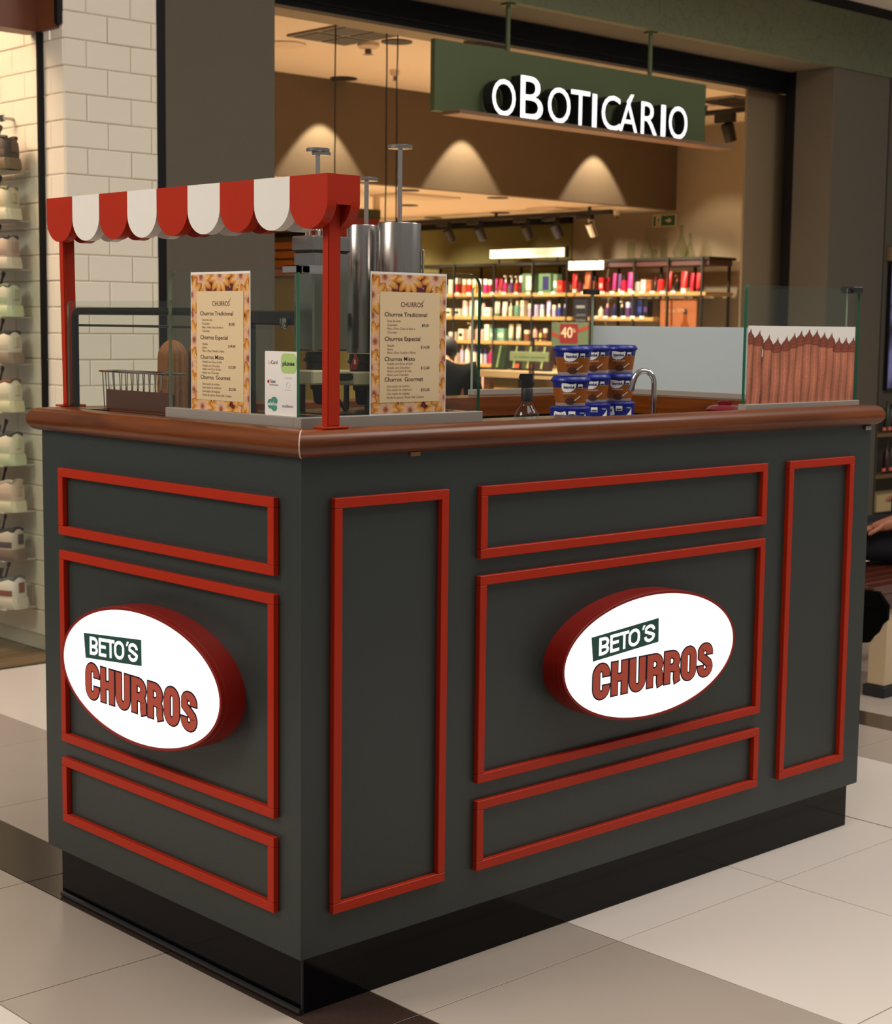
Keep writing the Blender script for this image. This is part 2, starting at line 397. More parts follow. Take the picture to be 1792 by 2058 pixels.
# ================================================================== KIOSK
KX, KY, ZB, ZU, ZT = 1.80, 0.90, 0.115, 1.031, 1.080
kio = wrap('kiosk_cabinet', 'dark grey green kiosk cabinet with red panel mouldings on a black plinth', 'kiosk')
t = 0.03
MB().box(0, KX, 0, t, ZB, ZU).box(0, t, t, KY, ZB, ZU).box(KX - t, KX, t, KY, ZB, ZU).box(t, KX - t, KY - t, KY, ZB, ZU).build('cabinet_body', M_body, kio)
MB().box(t, KX - t, t, KY - t, 0.99, 1.008).build('inner_worktop', mat('worktop_steel', rgb(150, 146, 140), 0.35, 0.8), kio)
pl = MB().box(0.022, KX - 0.012, 0.022, KY - 0.02, 0.001, ZB).build('plinth', M_black, kio)
MB().box(0.019, 0.0225, 0.019, 0.0225, 0.0015, ZB - .001).build('corner_bead', M_blackm, pl)
MB().tube([(0.016, 0.02, 0.006), (0.016, KY - .03, 0.006)], 0.006, 8).build('sealant_bead', M_blackm, pl)
def frame(face, s0, s1, z0, z1, wd=0.0185, d=0.012):
    mb = MB(); g = 0.0004
    bars = [(s0, s1, z1 - wd, z1), (s0, s1, z0, z0 + wd), (s0, s0 + wd, z0 + wd + g, z1 - wd - g), (s1 - wd, s1, z0 + wd + g, z1 - wd - g)]
    for (a, b, c, e) in bars:
        if face == 'L': mb.box(-d, 0, a, b, c, e, 0.0009)
        else: mb.box(a, b, -d, 0, c, e, 0.0009)
    return mb.build('panel_frame', M_red, kio)
z = [0.9565, 0.815, 0.781, 0.367, 0.331, 0.189]
for (a, b) in ((0, 1), (2, 3), (4, 5)):
    frame('L', 0.065, 0.8167, z[b], z[a]); frame('R', 0.4318, 1.3583, z[b], z[a])
frame('R', 0.0663, 0.3461, z[5], z[0]); frame('R', 1.4437, 1.7151, z[5], z[0])
MB().box(1.765, 1.79, -0.009, 0.0, ZU - 0.012, ZU - 0.001, 0.002).build('hinge_plate', M_steel, kio)
MB().box(0.255, 0.278, -0.004, 0.0, ZU - 0.008, ZU - 0.0005).build('edge_chip', mat('raw_chipboard', rgb(150, 112, 70), 0.9), kio)

# countertop ring: four mitred rails with a bullnose
ctop = wrap('countertop', 'varnished wooden countertop ring with rounded nosing around the kiosk', 'countertop')
OH, IN = 0.025, 0.115
R = (ZT - ZU) / 2; INS = [0.022, 0.115, 0.115, 0.036]
def profile(IN): return [(-IN, ZU), (OH - R, ZU)] + [(OH - R + R * sin(radians(a)), (ZT + ZU) / 2 - R * cos(radians(a))) for a in range(20, 161, 14)] + [(OH - R, ZT), (-IN, ZT)]
corners = [Vector((0, 0, 0)), Vector((KX, 0, 0)), Vector((KX, KY, 0)), Vector((0, KY, 0))]
prof = profile(INS[0])
def rail(i, m):
    prof = profile(INS[i]); ka, kb = INS[i - 1] / INS[i], INS[(i + 1) % 4] / INS[i]
    p0, p1 = corners[i], corners[(i + 1) % 4]; d = (p1 - p0).normalized(); n = Vector((d.y, -d.x, 0)); g = 0.0005
    v = []
    for (o, zz) in prof: v.append(p0 + n * o - d * ((o if o > 0 else o * ka) - g) + Z * zz)
    for (o, zz) in prof: v.append(p1 + n * o + d * ((o if o > 0 else o * kb) - g) + Z * zz)
    k = len(prof); f = [(j, (j + 1) % k, k + (j + 1) % k, k + j) for j in range(k)] + [tuple(range(k)), tuple(range(2 * k - 1, k - 1, -1))]
    return MB().add(v, f).build('counter_rail', m, ctop, smooth=True, angle=50)
rail(0, M_woodx); rail(1, M_woody); rail(2, M_woodx); rail(3, M_woody)
cs = [Vector((-o * .999 - 0.0003, -o * .999 - 0.0003, zz)) for (o, zz) in prof[1:-1]]
MB().tube(cs, 0.0011, 6).build('joint_filler', mat('pale_filler', rgb(214, 196, 176), 0.6), ctop)

# striped canopy on two posts
can = wrap('striped_canopy', 'red and white scalloped wooden canopy on two red posts', 'canopy')
CX0, CX1, CT = 0.036, 0.110, 1.5245
cy0, cy1 = -0.025, 0.930; pitch = (cy1 - cy0) / 9
def scallop(i, x, th, red):
    a = cy0 + i * pitch; hw = pitch / 2 - 0.0003; c = a + pitch / 2; zs = CT - 0.046; poly = [(c - hw, CT), (c - hw, zs)] + arc(c, zs, hw, 0.0475, 180, 360, 18)[1:-1] + [(c + hw, zs), (c + hw, CT)]
    return MB().prism(poly, (x, 0, 0), Y, Z, X, th).build('scallop', M_red if red else M_white, can)
for i in range(9):
    scallop(i, CX0, 0.021, i % 2 == 0); scallop(i, CX1 - 0.021, 0.021, i % 2 == 0)
MB().box(CX0 + .0212, CX1 - .0212, cy0 + .0121, cy1 - .0121, CT - 0.010, CT - .0005).build('top_board', M_red, can)
for (a, b) in ((cy0 + .0003, cy0 + 0.012), (cy1 - 0.012, cy1 - .0003)):
    MB().box(CX0 + .0210, CX1 - .0210, a, b, CT - 0.052, CT - .0004).build('end_board', M_red, can)
for (px, py, lean) in ((0.074, 0.010, 0.0), (0.076, 0.909, 0.010)):
    v = []
    for (zz, l) in ((ZT + .004, 0), (CT - .011, lean)):
        v += [(px - .014, py - .009 + l, zz), (px + .014, py - .009 + l, zz), (px + .014, py + .009 + l, zz), (px - .014, py + .009 + l, zz)]
    mb = MB().add(v, [(3, 2, 1, 0), (4, 5, 6, 7)] + [(i, (i + 1) % 4, 4 + (i + 1) % 4, 4 + i) for i in range(4)])
    po = mb.build('post', M_red, can)
    bm = bmesh.new(); bm.from_mesh(po.data); bmesh.ops.bevel(bm, geom=list(bm.edges), offset=0.0016, segments=2, affect='EDGES'); bm.to_mesh(po.data); bm.free()
    MB().box(px - .029, px + .029, py - .0165, py + .016, ZT, ZT + .004, .001).build('base_plate', M_red, po)
    MB().tube([(px - .022, py - .012, ZT + .004), (px - .022, py - .012, ZT + .007)], .004, 8).build('bolt', M_red, po)
    s = -1 if py < .4 else 1
    MB().prism([(0, 0), (.016, 0), (0, -.04)], (px + .0125, py + s * .0095, CT - .0525), Y * s, Z, X, .0015).build('gusset', M_red2, po)

# ------------------------------------------------------------------ glass screens
def screen(name, label, face, pos, a0, a1, z0, z1, r, th=0.008, chan=True, edge=M_gedge2, m=M_glass, group='glass screens on the kiosk counter'):
    """face 'x': pane in the plane x=pos spanning y a0..a1 ; face 'y': pane in y=pos spanning x"""
    root = wrap(name, label, 'glass screen', group)
    poly = rrect(a0, a1, z0, z1, r); n = len(poly); mb = MB()
    def P(u, v, k): return (pos + k, u, v) if face == 'x' else (u, pos + k, v)
    v = [P(u, q, 0) for u, q in poly] + [P(u, q, th) for u, q in poly]
    mb.add(v, [tuple(range(n - 1, -1, -1)), tuple(range(n, 2 * n))]); mb.cur = 1
    mb.f += [(i, (i + 1) % n, n + (i + 1) % n, n + i) for i in range(n)]; mb.mi += [1] * n
    mb.build('pane', [m, edge], root)
    if chan:
        zb = 1.009 if pos in (GL, GR) or (face == 'y' and pos < .05) else ZT
        if face == 'x': MB().box(pos - .008, pos + th + .008, a0 - .002, a1 + .002, zb, z0 + .003, .001).build('base_channel', M_alu, root)
        else: MB().box(a0 - .002, a1 + .002, pos - .008, pos + th + .008, zb, z0 + .003, .001).build('base_channel', M_alu, root)
    return root
GL, GR = 0.056, 0.070
yl = atx(339, 700, GL).y
s1 = screen('glass_screen', 'left front glass screen carrying a menu poster and a payment card sheet', 'x', GL, GR + .0175, yl, 1.094, 1.366, [0, 0, .028, 0])
xr = aty(965, 700, GR).x
s2 = screen('glass_screen', 'front glass screen beside the red corner post carrying the second menu poster', 'y', GR, GL - .006, xr, 1.094, 1.366, [0, 0, .028, 0], edge=M_gedge)
clip = MB().box(GL - .006, GL + .012, GR - .008, GR + .052, 1.3545, 1.3695, .002).box(GL - .006, GL + .048, GR - .008, GR + .012, 1.3545, 1.3695, .002).build('corner_clip', M_chrome, s2)
s3 = screen('glass_screen', 'clear glass screen at the rear of the counter behind the plastic tubs', 'y', 0.885, 1.27, 1.744, 1.092, 1.366, [0, 0, 0, .012])
M_frost = glass('frosted_film', (0.75, 0.8, 0.82), 0.6, rgb(214, 222, 226), 0.92)
s4 = screen('glass_screen', 'right hand glass screen with a frosted film on its lower half', 'x', 1.747, 0.052, 0.893, 1.092, 1.366, 0)
MB().box(1.7445, 1.7465, 0.060, 0.890, 1.094, 1.268).build('frosted_film', M_frost, s4)
MB().box(1.71, 1.756, 0.872, 0.898, 1.356, 1.371, .002).build('corner_clip', M_blackm, s4)
s5 = screen('glass_screen', 'right front glass screen carrying the picture of a row of churros', 'y', 0.040, 1.328, 1.790, 1.088, 1.366, [0, 0, 0, .012], edge=M_gedge)
MB().box(1.752, 1.795, 0.034, 0.075, 1.355, 1.372, .003).build('corner_clip', M_blackm, s5)
s6 = screen('glass_screen', 'low glass guard with rounded top in front of the wire basket', 'x', 0.0605, 0.42, 0.893, 1.0806, 1.307, [0, 0, .012, 0], th=.0045, chan=False, edge=M_gedge2)
# black tube frame behind the low guard
tf = wrap('tube_frame', 'black bent tube frame standing behind the low glass guard', 'frame')
TXX, TYE = 0.0745, 0.884
pth = [(TXX, TYE, ZT + .0006), (TXX, TYE, 1.272)] + [(TXX, TYE - .014 + .014 * cos(radians(a)), 1.272 + .014 * sin(radians(a))) for a in (30, 60, 90)] + [(TXX, 0.36, 1.286)] + [(TXX, 0.36 - .014 * sin(radians(a)), 1.272 + .014 * cos(radians(a))) for a in (30, 60, 90)] + [(TXX, 0.346, 1.010)]
MB().tube(pth, 0.0078, 12).build('tube', mat('black_tube', rgb(8, 8, 9), 0.4, spec=.25), tf, smooth=True)
MB().tube([(TXX, TYE - .008, 1.256), (TXX, 0.352, 1.256)], 0.0026, 8).build('lower_bar', M_steeld, tf, smooth=True)

# ------------------------------------------------------------------ menus
PAPER = rgb(238, 232, 226); CREAM = rgb(226, 200, 158); BROWN = rgb(72, 26, 30); DARKT = rgb(58, 28, 28); THIN = rgb(120, 88, 66)
def star(mb, cx, cy, R, n, o, U, V, N, lift, clip, seed):
    rnd = random.Random(seed); a0 = rnd.random() * 6; S = n * 6; cols = []; pts = []
    ring = [(0.0, rgb(150, 70, 42)), (0.10, rgb(176, 96, 60)), (0.22, rgb(226, 178, 148)), (0.46, rgb(234, 184, 136)), (0.66, rgb(236, 176, 92)), (0.86, rgb(222, 146, 58)), (1.0, rgb(176, 92, 34))]
    v = []
    base = len(mb.v)
    for (q, c) in ring:
        for k in range(S):
            a = a0 + 2 * pi * k / S; w = 0.5 + 0.5 * cos(n * a); rr = R * q * (1.0 if q < .3 else (0.72 + 0.30 * w ** 0.7) if q > .6 else .92)
            x, y = cx + rr * cos(a), cy + rr * sin(a)
            x = min(max(x, clip[0]), clip[1]); y = min(max(y, clip[2]), clip[3])
            j = 0.82 + 0.3 * rnd.random() * (1 if q > .3 else .5); g = 0.75 + .25 * w if q > .5 else 1
            cc = tuple(min(1, t_ * j * g) for t_ in c[:3]) + (1,)
            mb.v.append(tuple(Vector(o) + U * x + V * y + N * lift)); mb.c.append(cc)
    for r_ in range(len(ring) - 1):
        for k in range(S):
            k2 = (k + 1) % S; mb.f.append((base + r_ * S + k, base + r_ * S + k2, base + (r_ + 1) * S + k2, base + (r_ + 1) * S + k)); mb.mi.append(0)
def rect2(mb, o, U, V, N, x0, x1, y0, y1, lift, col):
    o = Vector(o); mb.add([o + U * a + V * b + N * lift for a, b in ((x0, y0), (x1, y0), (x1, y1), (x0, y1))], [(0, 1, 2, 3)], col)
MENU = [  # text, left, right, baseline, cap height in pixels of the right hand sheet, weight, colour
 ('CHURROS', 803.5, 848, 616.6, 9.4, .004, 'h'), ('Churros Tradicional', 770.8, 856, 635.5, 8.2, .007, 'd'), ('Doce de Leite', 776, 803, 647, 4.6, -.004, 't'), ('Chocolate', 776, 796, 654.9, 4.6, -.004, 't'),
 ('Meio a Meio: Doce de leite e', 776, 831.5, 662.4, 4.6, -.004, 't'), ('Chocolate', 776, 796, 669.8, 4.6, -.004, 't'), ('$9,00', 845.5, 859.8, 656.8, 5.4, .005, 'd'),
 ('Churros Especial', 770.8, 842.4, 684.8, 8.2, .007, 'd'), ('Nutella', 776, 790, 696.6, 4.6, -.004, 't'), ('Ninho', 776, 788, 704, 4.6, -.004, 't'), ('Meio a Meio: Nutella e Ninho', 776, 833.3, 710.9, 4.6, -.004, 't'), ('$14,00', 843.6, 861, 700.3, 5.4, .005, 'd'),
 ('Churros Misto', 770.8, 831.8, 725.5, 8.2, .007, 'd'), ('Nutella com Doce de leite', 776, 827, 733.3, 4.6, -.004, 't'), ('Nutella com Chocolate', 776, 821, 741.3, 4.6, -.004, 't'), ('Ninho com Doce de leite', 776, 824.6, 748.2, 4.6, -.004, 't'), ('Ninho com Chocolate', 776, 818.7, 755.7, 4.6, -.004, 't'), ('$12,00', 843.6, 861, 742, 5.4, .005, 'd'),
 ('Churros  Gourmet', 770.8, 848, 766.8, 8.2, .007, 'd'), ('Uma opção de recheio', 775.2, 820.6, 778.7, 4.6, -.004, 't'), ('Uma opção de cobertura', 775.2, 825, 785.9, 4.6, -.004, 't'), ('Uma opção de topping:', 775.2, 821.2, 793.6, 4.6, -.004, 't'), ('Farofa de paçoca, Power Ball, Confete', 775.2, 849.8, 801.2, 4.6, -.004, 't'), ('$22,00', 843.6, 861, 785.9, 5.4, .005, 'd')]
R0 = aty(744, 545, GR); MW, MH = aty(897, 546, GR).x - R0.x, R0.z - aty(741, 838, GR).z
lay = []
for (s, a, b, y, ch, ofs, c) in MENU:
    p = aty(a, y, GR); q = aty(b, y, GR); top = aty(a, y - ch, GR)
    lay.append((s, p.x - R0.x, p.z - R0.z, q.x - p.x, top.z - p.z, ofs, c))
pa, pb = aty(762, 585.5, GR), aty(879.5, 808, GR)
INNER = (pa.x - R0.x, pb.x - R0.x, aty(880, 806, GR).z - R0.z, pa.z - R0.z)
def menu(o, U, N, label):
    root = wrap('menu_poster', label, 'poster', 'menu posters on the glass screens'); V = Z; o = Vector(o)
    MB().prism([(0, -MH), (MW, -MH), (MW, 0), (0, 0)], o, U, V, N, .0008).build('paper_sheet', mat('white_paper', PAPER, .5, noise=.01), root)
    mb = MB(); b = .0028
    rect2(mb, o, U, V, N, b, MW - b, -MH + .006, -b * 1.6, .0010, rgb(92, 34, 30))
    clip = (b, MW - b, -MH + .006, -b * 1.6); k = 0
    spots = [(.18, .035), (.50, .02), (.85, .03), (.02, .30), (.98, .20), (.06, .48), (1.0, .42), (.0, .66), (.97, .60), (.05, .84), (.96, .76), (.20, .955), (.52, .965), (.90, .94), (.02, .16), (.99, .88)]
    for (fx, fy) in spots:
        star(mb, MW * fx, -MH * fy, MW * (.20 if k not in (3, 6) else .22), 11, o, U, V, N, .0011 + .00005 * k, clip, k + 3); k += 1
    for q in range(120):
        rr = random.Random(q); x = rr.uniform(b, MW - b); y = -rr.uniform(.005, MH - .006); s_ = rr.uniform(.0006, .0016)
        rect2(mb, o, U, V, N, max(b, x - s_), min(MW - b, x + s_), max(-MH + .006, y - s_), y + s_, .0020, rgb(240, 206, 170))
    mb.build('churros_print', M_print, root, colors=True)
    MB().prism([(INNER[0], INNER[2]), (INNER[1], INNER[2]), (INNER[1], INNER[3]), (INNER[0], INNER[3])], o + N * .0021, U, V, N, .0003).build('price_panel', mat('cream_paper', CREAM, .55, noise=.01), root)
    inkm = {'d': mat('dark_brown_ink', DARKT, .6, noise=.02), 't': mat('thin_brown_ink', THIN, .6, noise=.02), 'h': mat('plum_ink', rgb(104, 50, 52), .6, noise=.02)}
    for (s, x, zz, wd, ch, ofs, c) in lay:
        text(MB(), s, o + U * x + V * zz, U, V, N, wd, ch, ofs, lift=.0027).build('text_line', inkm[c], root)
    lf = MB(); lf.add([o + U * (MW * .66) + V * (-MH * .205) + N * .0027, o + U * (MW * .695) + V * (-MH * .178) + N * .0027, o + U * (MW * .685) + V * (-MH * .205) + N * .0027], [(0, 1, 2)])
    lf.build('leaf_mark', mat('pale_ink', rgb(186, 160, 124), .6), root)
    return root
menu((R0.x, GR - .0002, R0.z), X, -Y, 'menu poster on the front glass screen right of the red corner post')
L0 = atx(384, 548, GL)
menu((GL - .0002, L0.y, R0.z - .002), -Y, -X, 'menu poster on the left front glass screen beside the payment card sheet')

# payment card sheet
cdx = wrap('card_sheet', 'white sheet of payment card logos taped to the left glass screen', 'sign')
c0 = atx(533, 705, GL); c1 = atx(599, 707, GL); cw = c0.y - c1.y; chh = c0.z - atx(533, 833, GL).z; o = Vector((GL - .0002, c0.y, c0.z)); U, V, N = -Y, Z, -X
MB().prism([(a, b - chh) for a, b in rrect(0, cw, 0, chh, .003)], o, U, V, N, .0008).build('paper_sheet', mat('white_paper', PAPER, .5), cdx)
def ink(name, c): return mat(name, c, .5, noise=.02)
MB().prism(rrect(cw * .50, cw * .965, -chh * .335, -chh * .03, .010), o + N * .0009, U, V, N, .0003).build('green_tile', ink('lime_ink', rgb(178, 208, 124)), cdx)
mb = MB(); text(mb, 'pluxee', o + U * cw * .55 - V * chh * .215, U, V, N, cw * .36, chh * .066, .03, lift=.0014); text(mb, 'sodexo', o + U * cw * .53 - V * chh * .865, U, V, N, cw * .34, chh * .048, .0, lift=.0011); mb.build('bank_lettering', ink('navy_ink', rgb(44, 44, 74)), cdx); mb = MB(); text(mb, 'Ticket', o + U * cw * .155 - V * chh * .495, U, V, N, cw * .18, chh * .05, .01, lift=.0011); text(mb, 'Restaurante', o + U * cw * .15 - V * chh * .535, U, V, N, cw * .26, chh * .026, .0, lift=.0011); mb.build('navy_lettering', ink('navy_ink', rgb(44, 44, 74)), cdx)
mb = MB(); text(mb, 'Card', o + U * cw * .20 - V * chh * .20, U, V, N, cw * .19, chh * .056, .006, lift=.0011); mb.build('plum_lettering', ink('plum_card_ink', rgb(96, 46, 60)), cdx)
mb = MB(); text(mb, 'Le', o + U * cw * .105 - V * chh * .20, U, V, N, cw * .085, chh * .056, .0, lift=.0011); mb.build('yellow_lettering', ink('yellow_ink', rgb(224, 176, 70)), cdx)
mb = MB(); mb.prism([(cw * .11 + cw * .032 * cos(a * .3142), -chh * .475 + chh * .026 * sin(a * .3142)) for a in range(20)], o + N * .0011, U, V, N, 0); mb.build('red_ball', ink('red_ink', rgb(176, 36, 52)), cdx)
mb = MB()
for a in range(24):
    q0, q1 = a * pi / 12, (a + 1) * pi / 12
    mb.add([o + U * (cw * .72 + cw * .058 * k * cos(q)) + V * (-chh * .515 + chh * .048 * k * sin(q)) + N * .0011 for (k, q) in ((1, q0), (1, q1), (.86, q1), (.86, q0))], [(0, 1, 2, 3)])
text(mb, 'ACEITAMOS', o + U * cw * .61 - V * chh * .42, U, V, N, cw * .22, chh * .020, 0, lift=.0011); text(mb, 'PAGAMENTO', o + U * cw * .61 - V * chh * .605, U, V, N, cw * .22, chh * .016, 0, lift=.0011)
mb.build('pale_blue_mark', ink('pale_blue_ink', rgb(186, 200, 206)), cdx)
mb = MB()
for k_, (bx, by, br) in enumerate(((.17, .80, .085), (.29, .775, .105), (.17, .855, .075), (.29, .88, .09), (.23, .83, .10))): mb.prism([(cw * (bx + br * cos(a * .2618)), -chh * (by - .62 * br * sin(a * .2618))) for a in range(24)], o + N * (.0009 + k_ * .00003), U, V, N, 0)
mb.build('teal_blob', ink('teal_ink', rgb(78, 146, 126)), cdx)
mb = MB(); text(mb, 'alelo', o + U * cw * .11 - V * chh * .845, U, V, N, cw * .24, chh * .055, .022, lift=.0013); mb.build('white_lettering', ink('white_ink', rgb(240, 240, 236)), cdx)

# picture of churros on the right hand screen
chp = wrap('churros_picture', 'printed picture of upright churros with chocolate tips on the right glass', 'poster')
p0 = aty(1503, 655, .04); p1 = aty(1718, 656, .04); pw = p1.x - p0.x; ph = p0.z - aty(1716, 806, .04).z + .0; o = Vector((p0.x, .0398, 1.2725)); ph = 1.2725 - 1.0915
MB().prism([(0, -ph), (pw, -ph), (pw, 0), (0, 0)], o, X, Z, -Y, .0008).build('paper_sheet', mat('white_paper', PAPER, .5), chp)
tips = [(193, 130), (308, 152), (433, 208), (549, 243), (669, 221), (771, 181), (862, 148), (971, 124), (1077, 135), (1184, 166), (1286, 175), (1397, 238), (1498, 237), (1606, 232)]
pxu = [((a - 178) / (1645 - 178), (b - 98) / (1140 - 98)) for a, b in tips]
mb = MB(); NV, NU = 70, 9
rect2(mb, o, X, Z, -Y, 0, pw, -ph, -ph * .40, .0009, rgb(70, 34, 24))
for k, (fx, fy) in enumerate(pxu):
    rnd = random.Random(k); wl = (pxu[k][0] - pxu[k - 1][0]) / 2 if k else .035; wr = (pxu[k + 1][0] - pxu[k][0]) / 2 if k < 13 else .03
    hw = .0415; y0 = fy + .165; lft = .0011 + .00001 * k; ph0 = rnd.random() * 6; lean = -.018
    base = len(mb.v)
    for j in range(NV + 1):
        v_ = y0 + (1 - y0) * j / NV
        for i in range(NU + 1):
            u_ = -1 + 2 * i / NU; x = fx + lean * (v_ - .3) + u_ * hw + .004 * sin(v_ * 9 + ph0)
            x = min(max(x, 0.0), 1.0)
            sh = (1 - .62 * abs(u_) ** 2.2) * (.86 + .26 * rnd.random()) * (1 + .14 * sin(u_ * 9 + ph0 + .4 * sin(v_ * 6))) * (1 + .12 * sin(v_ * 7 + ph0 * 2))
            c = tuple(min(1, q * sh) for q in rgb(196, 118, 88)[:3]) + (1,)
            mb.v.append(tuple(o + X * (x * pw) - Z * (v_ * ph) - Y * lft)); mb.c.append(c)
    for j in range(NV):
        for i in range(NU):
            a = base + j * (NU + 1) + i; mb.f.append((a, a + 1, a + NU + 2, a + NU + 1)); mb.mi.append(0)
    base = len(mb.v); NT = 26
    for j in range(NT + 1):
        t_ = j / NT; v_ = fy + .195 * t_
        q_ = t_ * 8; i0 = min(7, int(q_)); PRF = (0, .07, .17, .40, .70, .92, 1.02, 1.03, .93); wd = hw * 1.08 * (PRF[i0] + (PRF[i0 + 1] - PRF[i0]) * (q_ - i0)) * (1 + .06 * sin(t_ * 30) * (t_ > .3))
        for i in range(7):
            u_ = -1 + 2 * i / 6; x = fx + lean * (v_ - .3) + u_ * wd + .010 * (1 - t_) ** 2
            x = min(max(x, 0.0), 1.0)
            sh = (1 - .4 * abs(u_) ** 2) * (.72 + .36 * (0.5 + .5 * sin(t_ * 30 + u_ * 2.2)))
            mb.v.append(tuple(o + X * (x * pw) - Z * ((v_ + .012 * (1 - u_ * u_) * (t_ > .9)) * ph) - Y * (.0014 + .00006 * k))); mb.c.append(tuple(min(1, q * sh) for q in rgb(146, 72, 50)[:3]) + (1,))
    for j in range(NT):
        for i in range(6):
            a = base + j * 7 + i; mb.f.append((a, a + 1, a + 8, a + 7)); mb.mi.append(0)
mb.build('churros_print', M_print, chp, colors=True)

# ------------------------------------------------------------------ heavy sign letters drawn as strokes
def _ell(cx, cy, rx, ry, a0, a1, n=12): return arc(cx, cy, rx, ry, a0, a1, n)
def letter(ch, w, sv, sh, H=1.0):
    """strokes of a letter in a box w x H: list of (path, closed, vertical width, horizontal width)"""
    a, b = sv / 2, sh / 2; x0, x1, y0, y1 = a, w - a, b, H - b; m = (x0 + x1) / 2; rx = (x1 - x0) / 2; ry = min(rx * 1.25, H * .30)
    if ch == 'H': return [([(x0, 0), (x0, H)], 0), ([(x1, 0), (x1, H)], 0), ([(x0, H * .52), (x1, H * .52)], 0)]
    if ch == 'E': return [([(x0, 0), (x0, H)], 0), ([(x0, y1), (w, y1)], 0), ([(x0, H * .53), (w * .94, H * .53)], 0), ([(x0, y0), (w, y0)], 0)]
    if ch == 'T': return [([(w / 2, 0), (w / 2, H)], 0), ([(0, y1), (w, y1)], 0)]
    if ch == 'U': return [([(x0, H)] + _ell(m, y0 + ry, rx, ry, 180, 360) + [(x1, H)], 0)]
    if ch == 'O': return [(_ell(m, y1 - ry, rx, ry, 0, 180) + _ell(m, y0 + ry, rx, ry, 180, 360), 1)]
    if ch == 'C': return [([(x1, H * .635)] + _ell(m, y1 - ry, rx, ry, 0, 180) + _ell(m, y0 + ry, rx, ry, 180, 360) + [(x1, H * .365)], 0)]
    if ch == 'S':
        q = (y1 - y0) / 4; r2 = ry * .82
        return [([(x1, H * .67)] + _ell(m, y1 - r2, rx, r2, 0, 150) + [(x0 + rx * .05, H * .63), (m - rx * .3, H * .55), (m + rx * .35, H * .46), (x1 - rx * .05, H * .37)] + _ell(m, y0 + r2, rx, r2, 30, -180)[1:] + [(x0, H * .33)], 0)]
    if ch in 'RB':
        yb = H * .47; r_ = (y1 - yb) / 2; rr = min(rx * 1.1, r_ * 1.1)
        st = [([(x0, 0), (x0, H)], 0), ([(x0, y1), (x1 - rr, y1)] + _ell(x1 - rr, y1 - r_, rr, r_, 90, -90)[1:-1] + [(x1 - rr, yb), (x0, yb)], 0)]
        if ch == 'B':
            r3 = (yb - y0) / 2; st.append(([(x0, yb), (x1 - rr, yb)] + _ell(x1 - rr, y0 + r3, rr, r3, 90, -90)[1:-1] + [(x1 - rr, y0), (x0, y0)], 0))
        else: st.append(([(x1 - rr, yb)] + _ell(x1 - rr, yb - H * .13, rr, H * .13, 90, 0, 6)[1:] + [(x1, H * .12), (x1 + a * .25, 0)], 0))
        return st
def strokes(mb, word, o, U, V, N, width, height, sv, sh, gap, grow=0.0, lift=0.0, wid=None):
    """condensed heavy capitals; sv, sh = stem widths as a share of the height; grow = outline in metres"""
    o = Vector(o); H = 1.0; W = {c: 0.60 for c in word}; W.update(wid or {}); tot = sum(W[c] for c in word) + gap * (len(word) - 1)
    kx = width / tot; ky = height; x = 0.0
    for c in word:
        for k_, (path, closed) in enumerate(letter(c, W[c], sv * ky / kx, sh)):
            P = [Vector((p[0] * kx, p[1] * ky)) for p in path]; Q = [P[0]]
            for p in P[1:]:
                if (p - Q[-1]).length > 1e-6: Q.append(p)
            if closed and (Q[0] - Q[-1]).length < 1e-6: Q.pop()
            P = Q; n = len(P); Lp = []; Rp = []
            for i in range(n):
                pa = P[i - 1] if (i or closed) else P[i]; pb = P[(i + 1) % n] if (i < n - 1 or closed) else P[i]
                t = (pb - pa).normalized(); nn = Vector((-t.y, t.x))
                hw = 0.5 * ky * math.hypot(sv * nn.x, sh * nn.y) + grow
                p = P[i].copy()
                if not closed and i == 0: p -= t * grow
                if not closed and i == n - 1: p += t * grow
                Lp.append(p + nn * hw); Rp.append(p - nn * hw)
            v = [o + U * (x * kx + p.x) + V * p.y + N * (lift + .00008 * k_) for p in Lp + Rp]
            f = [(i, (i + 1) % n, n + (i + 1) % n, n + i) for i in range(n if closed else n - 1)]
            mb.add(v, f)
        x += W[c] + gap
    return mb

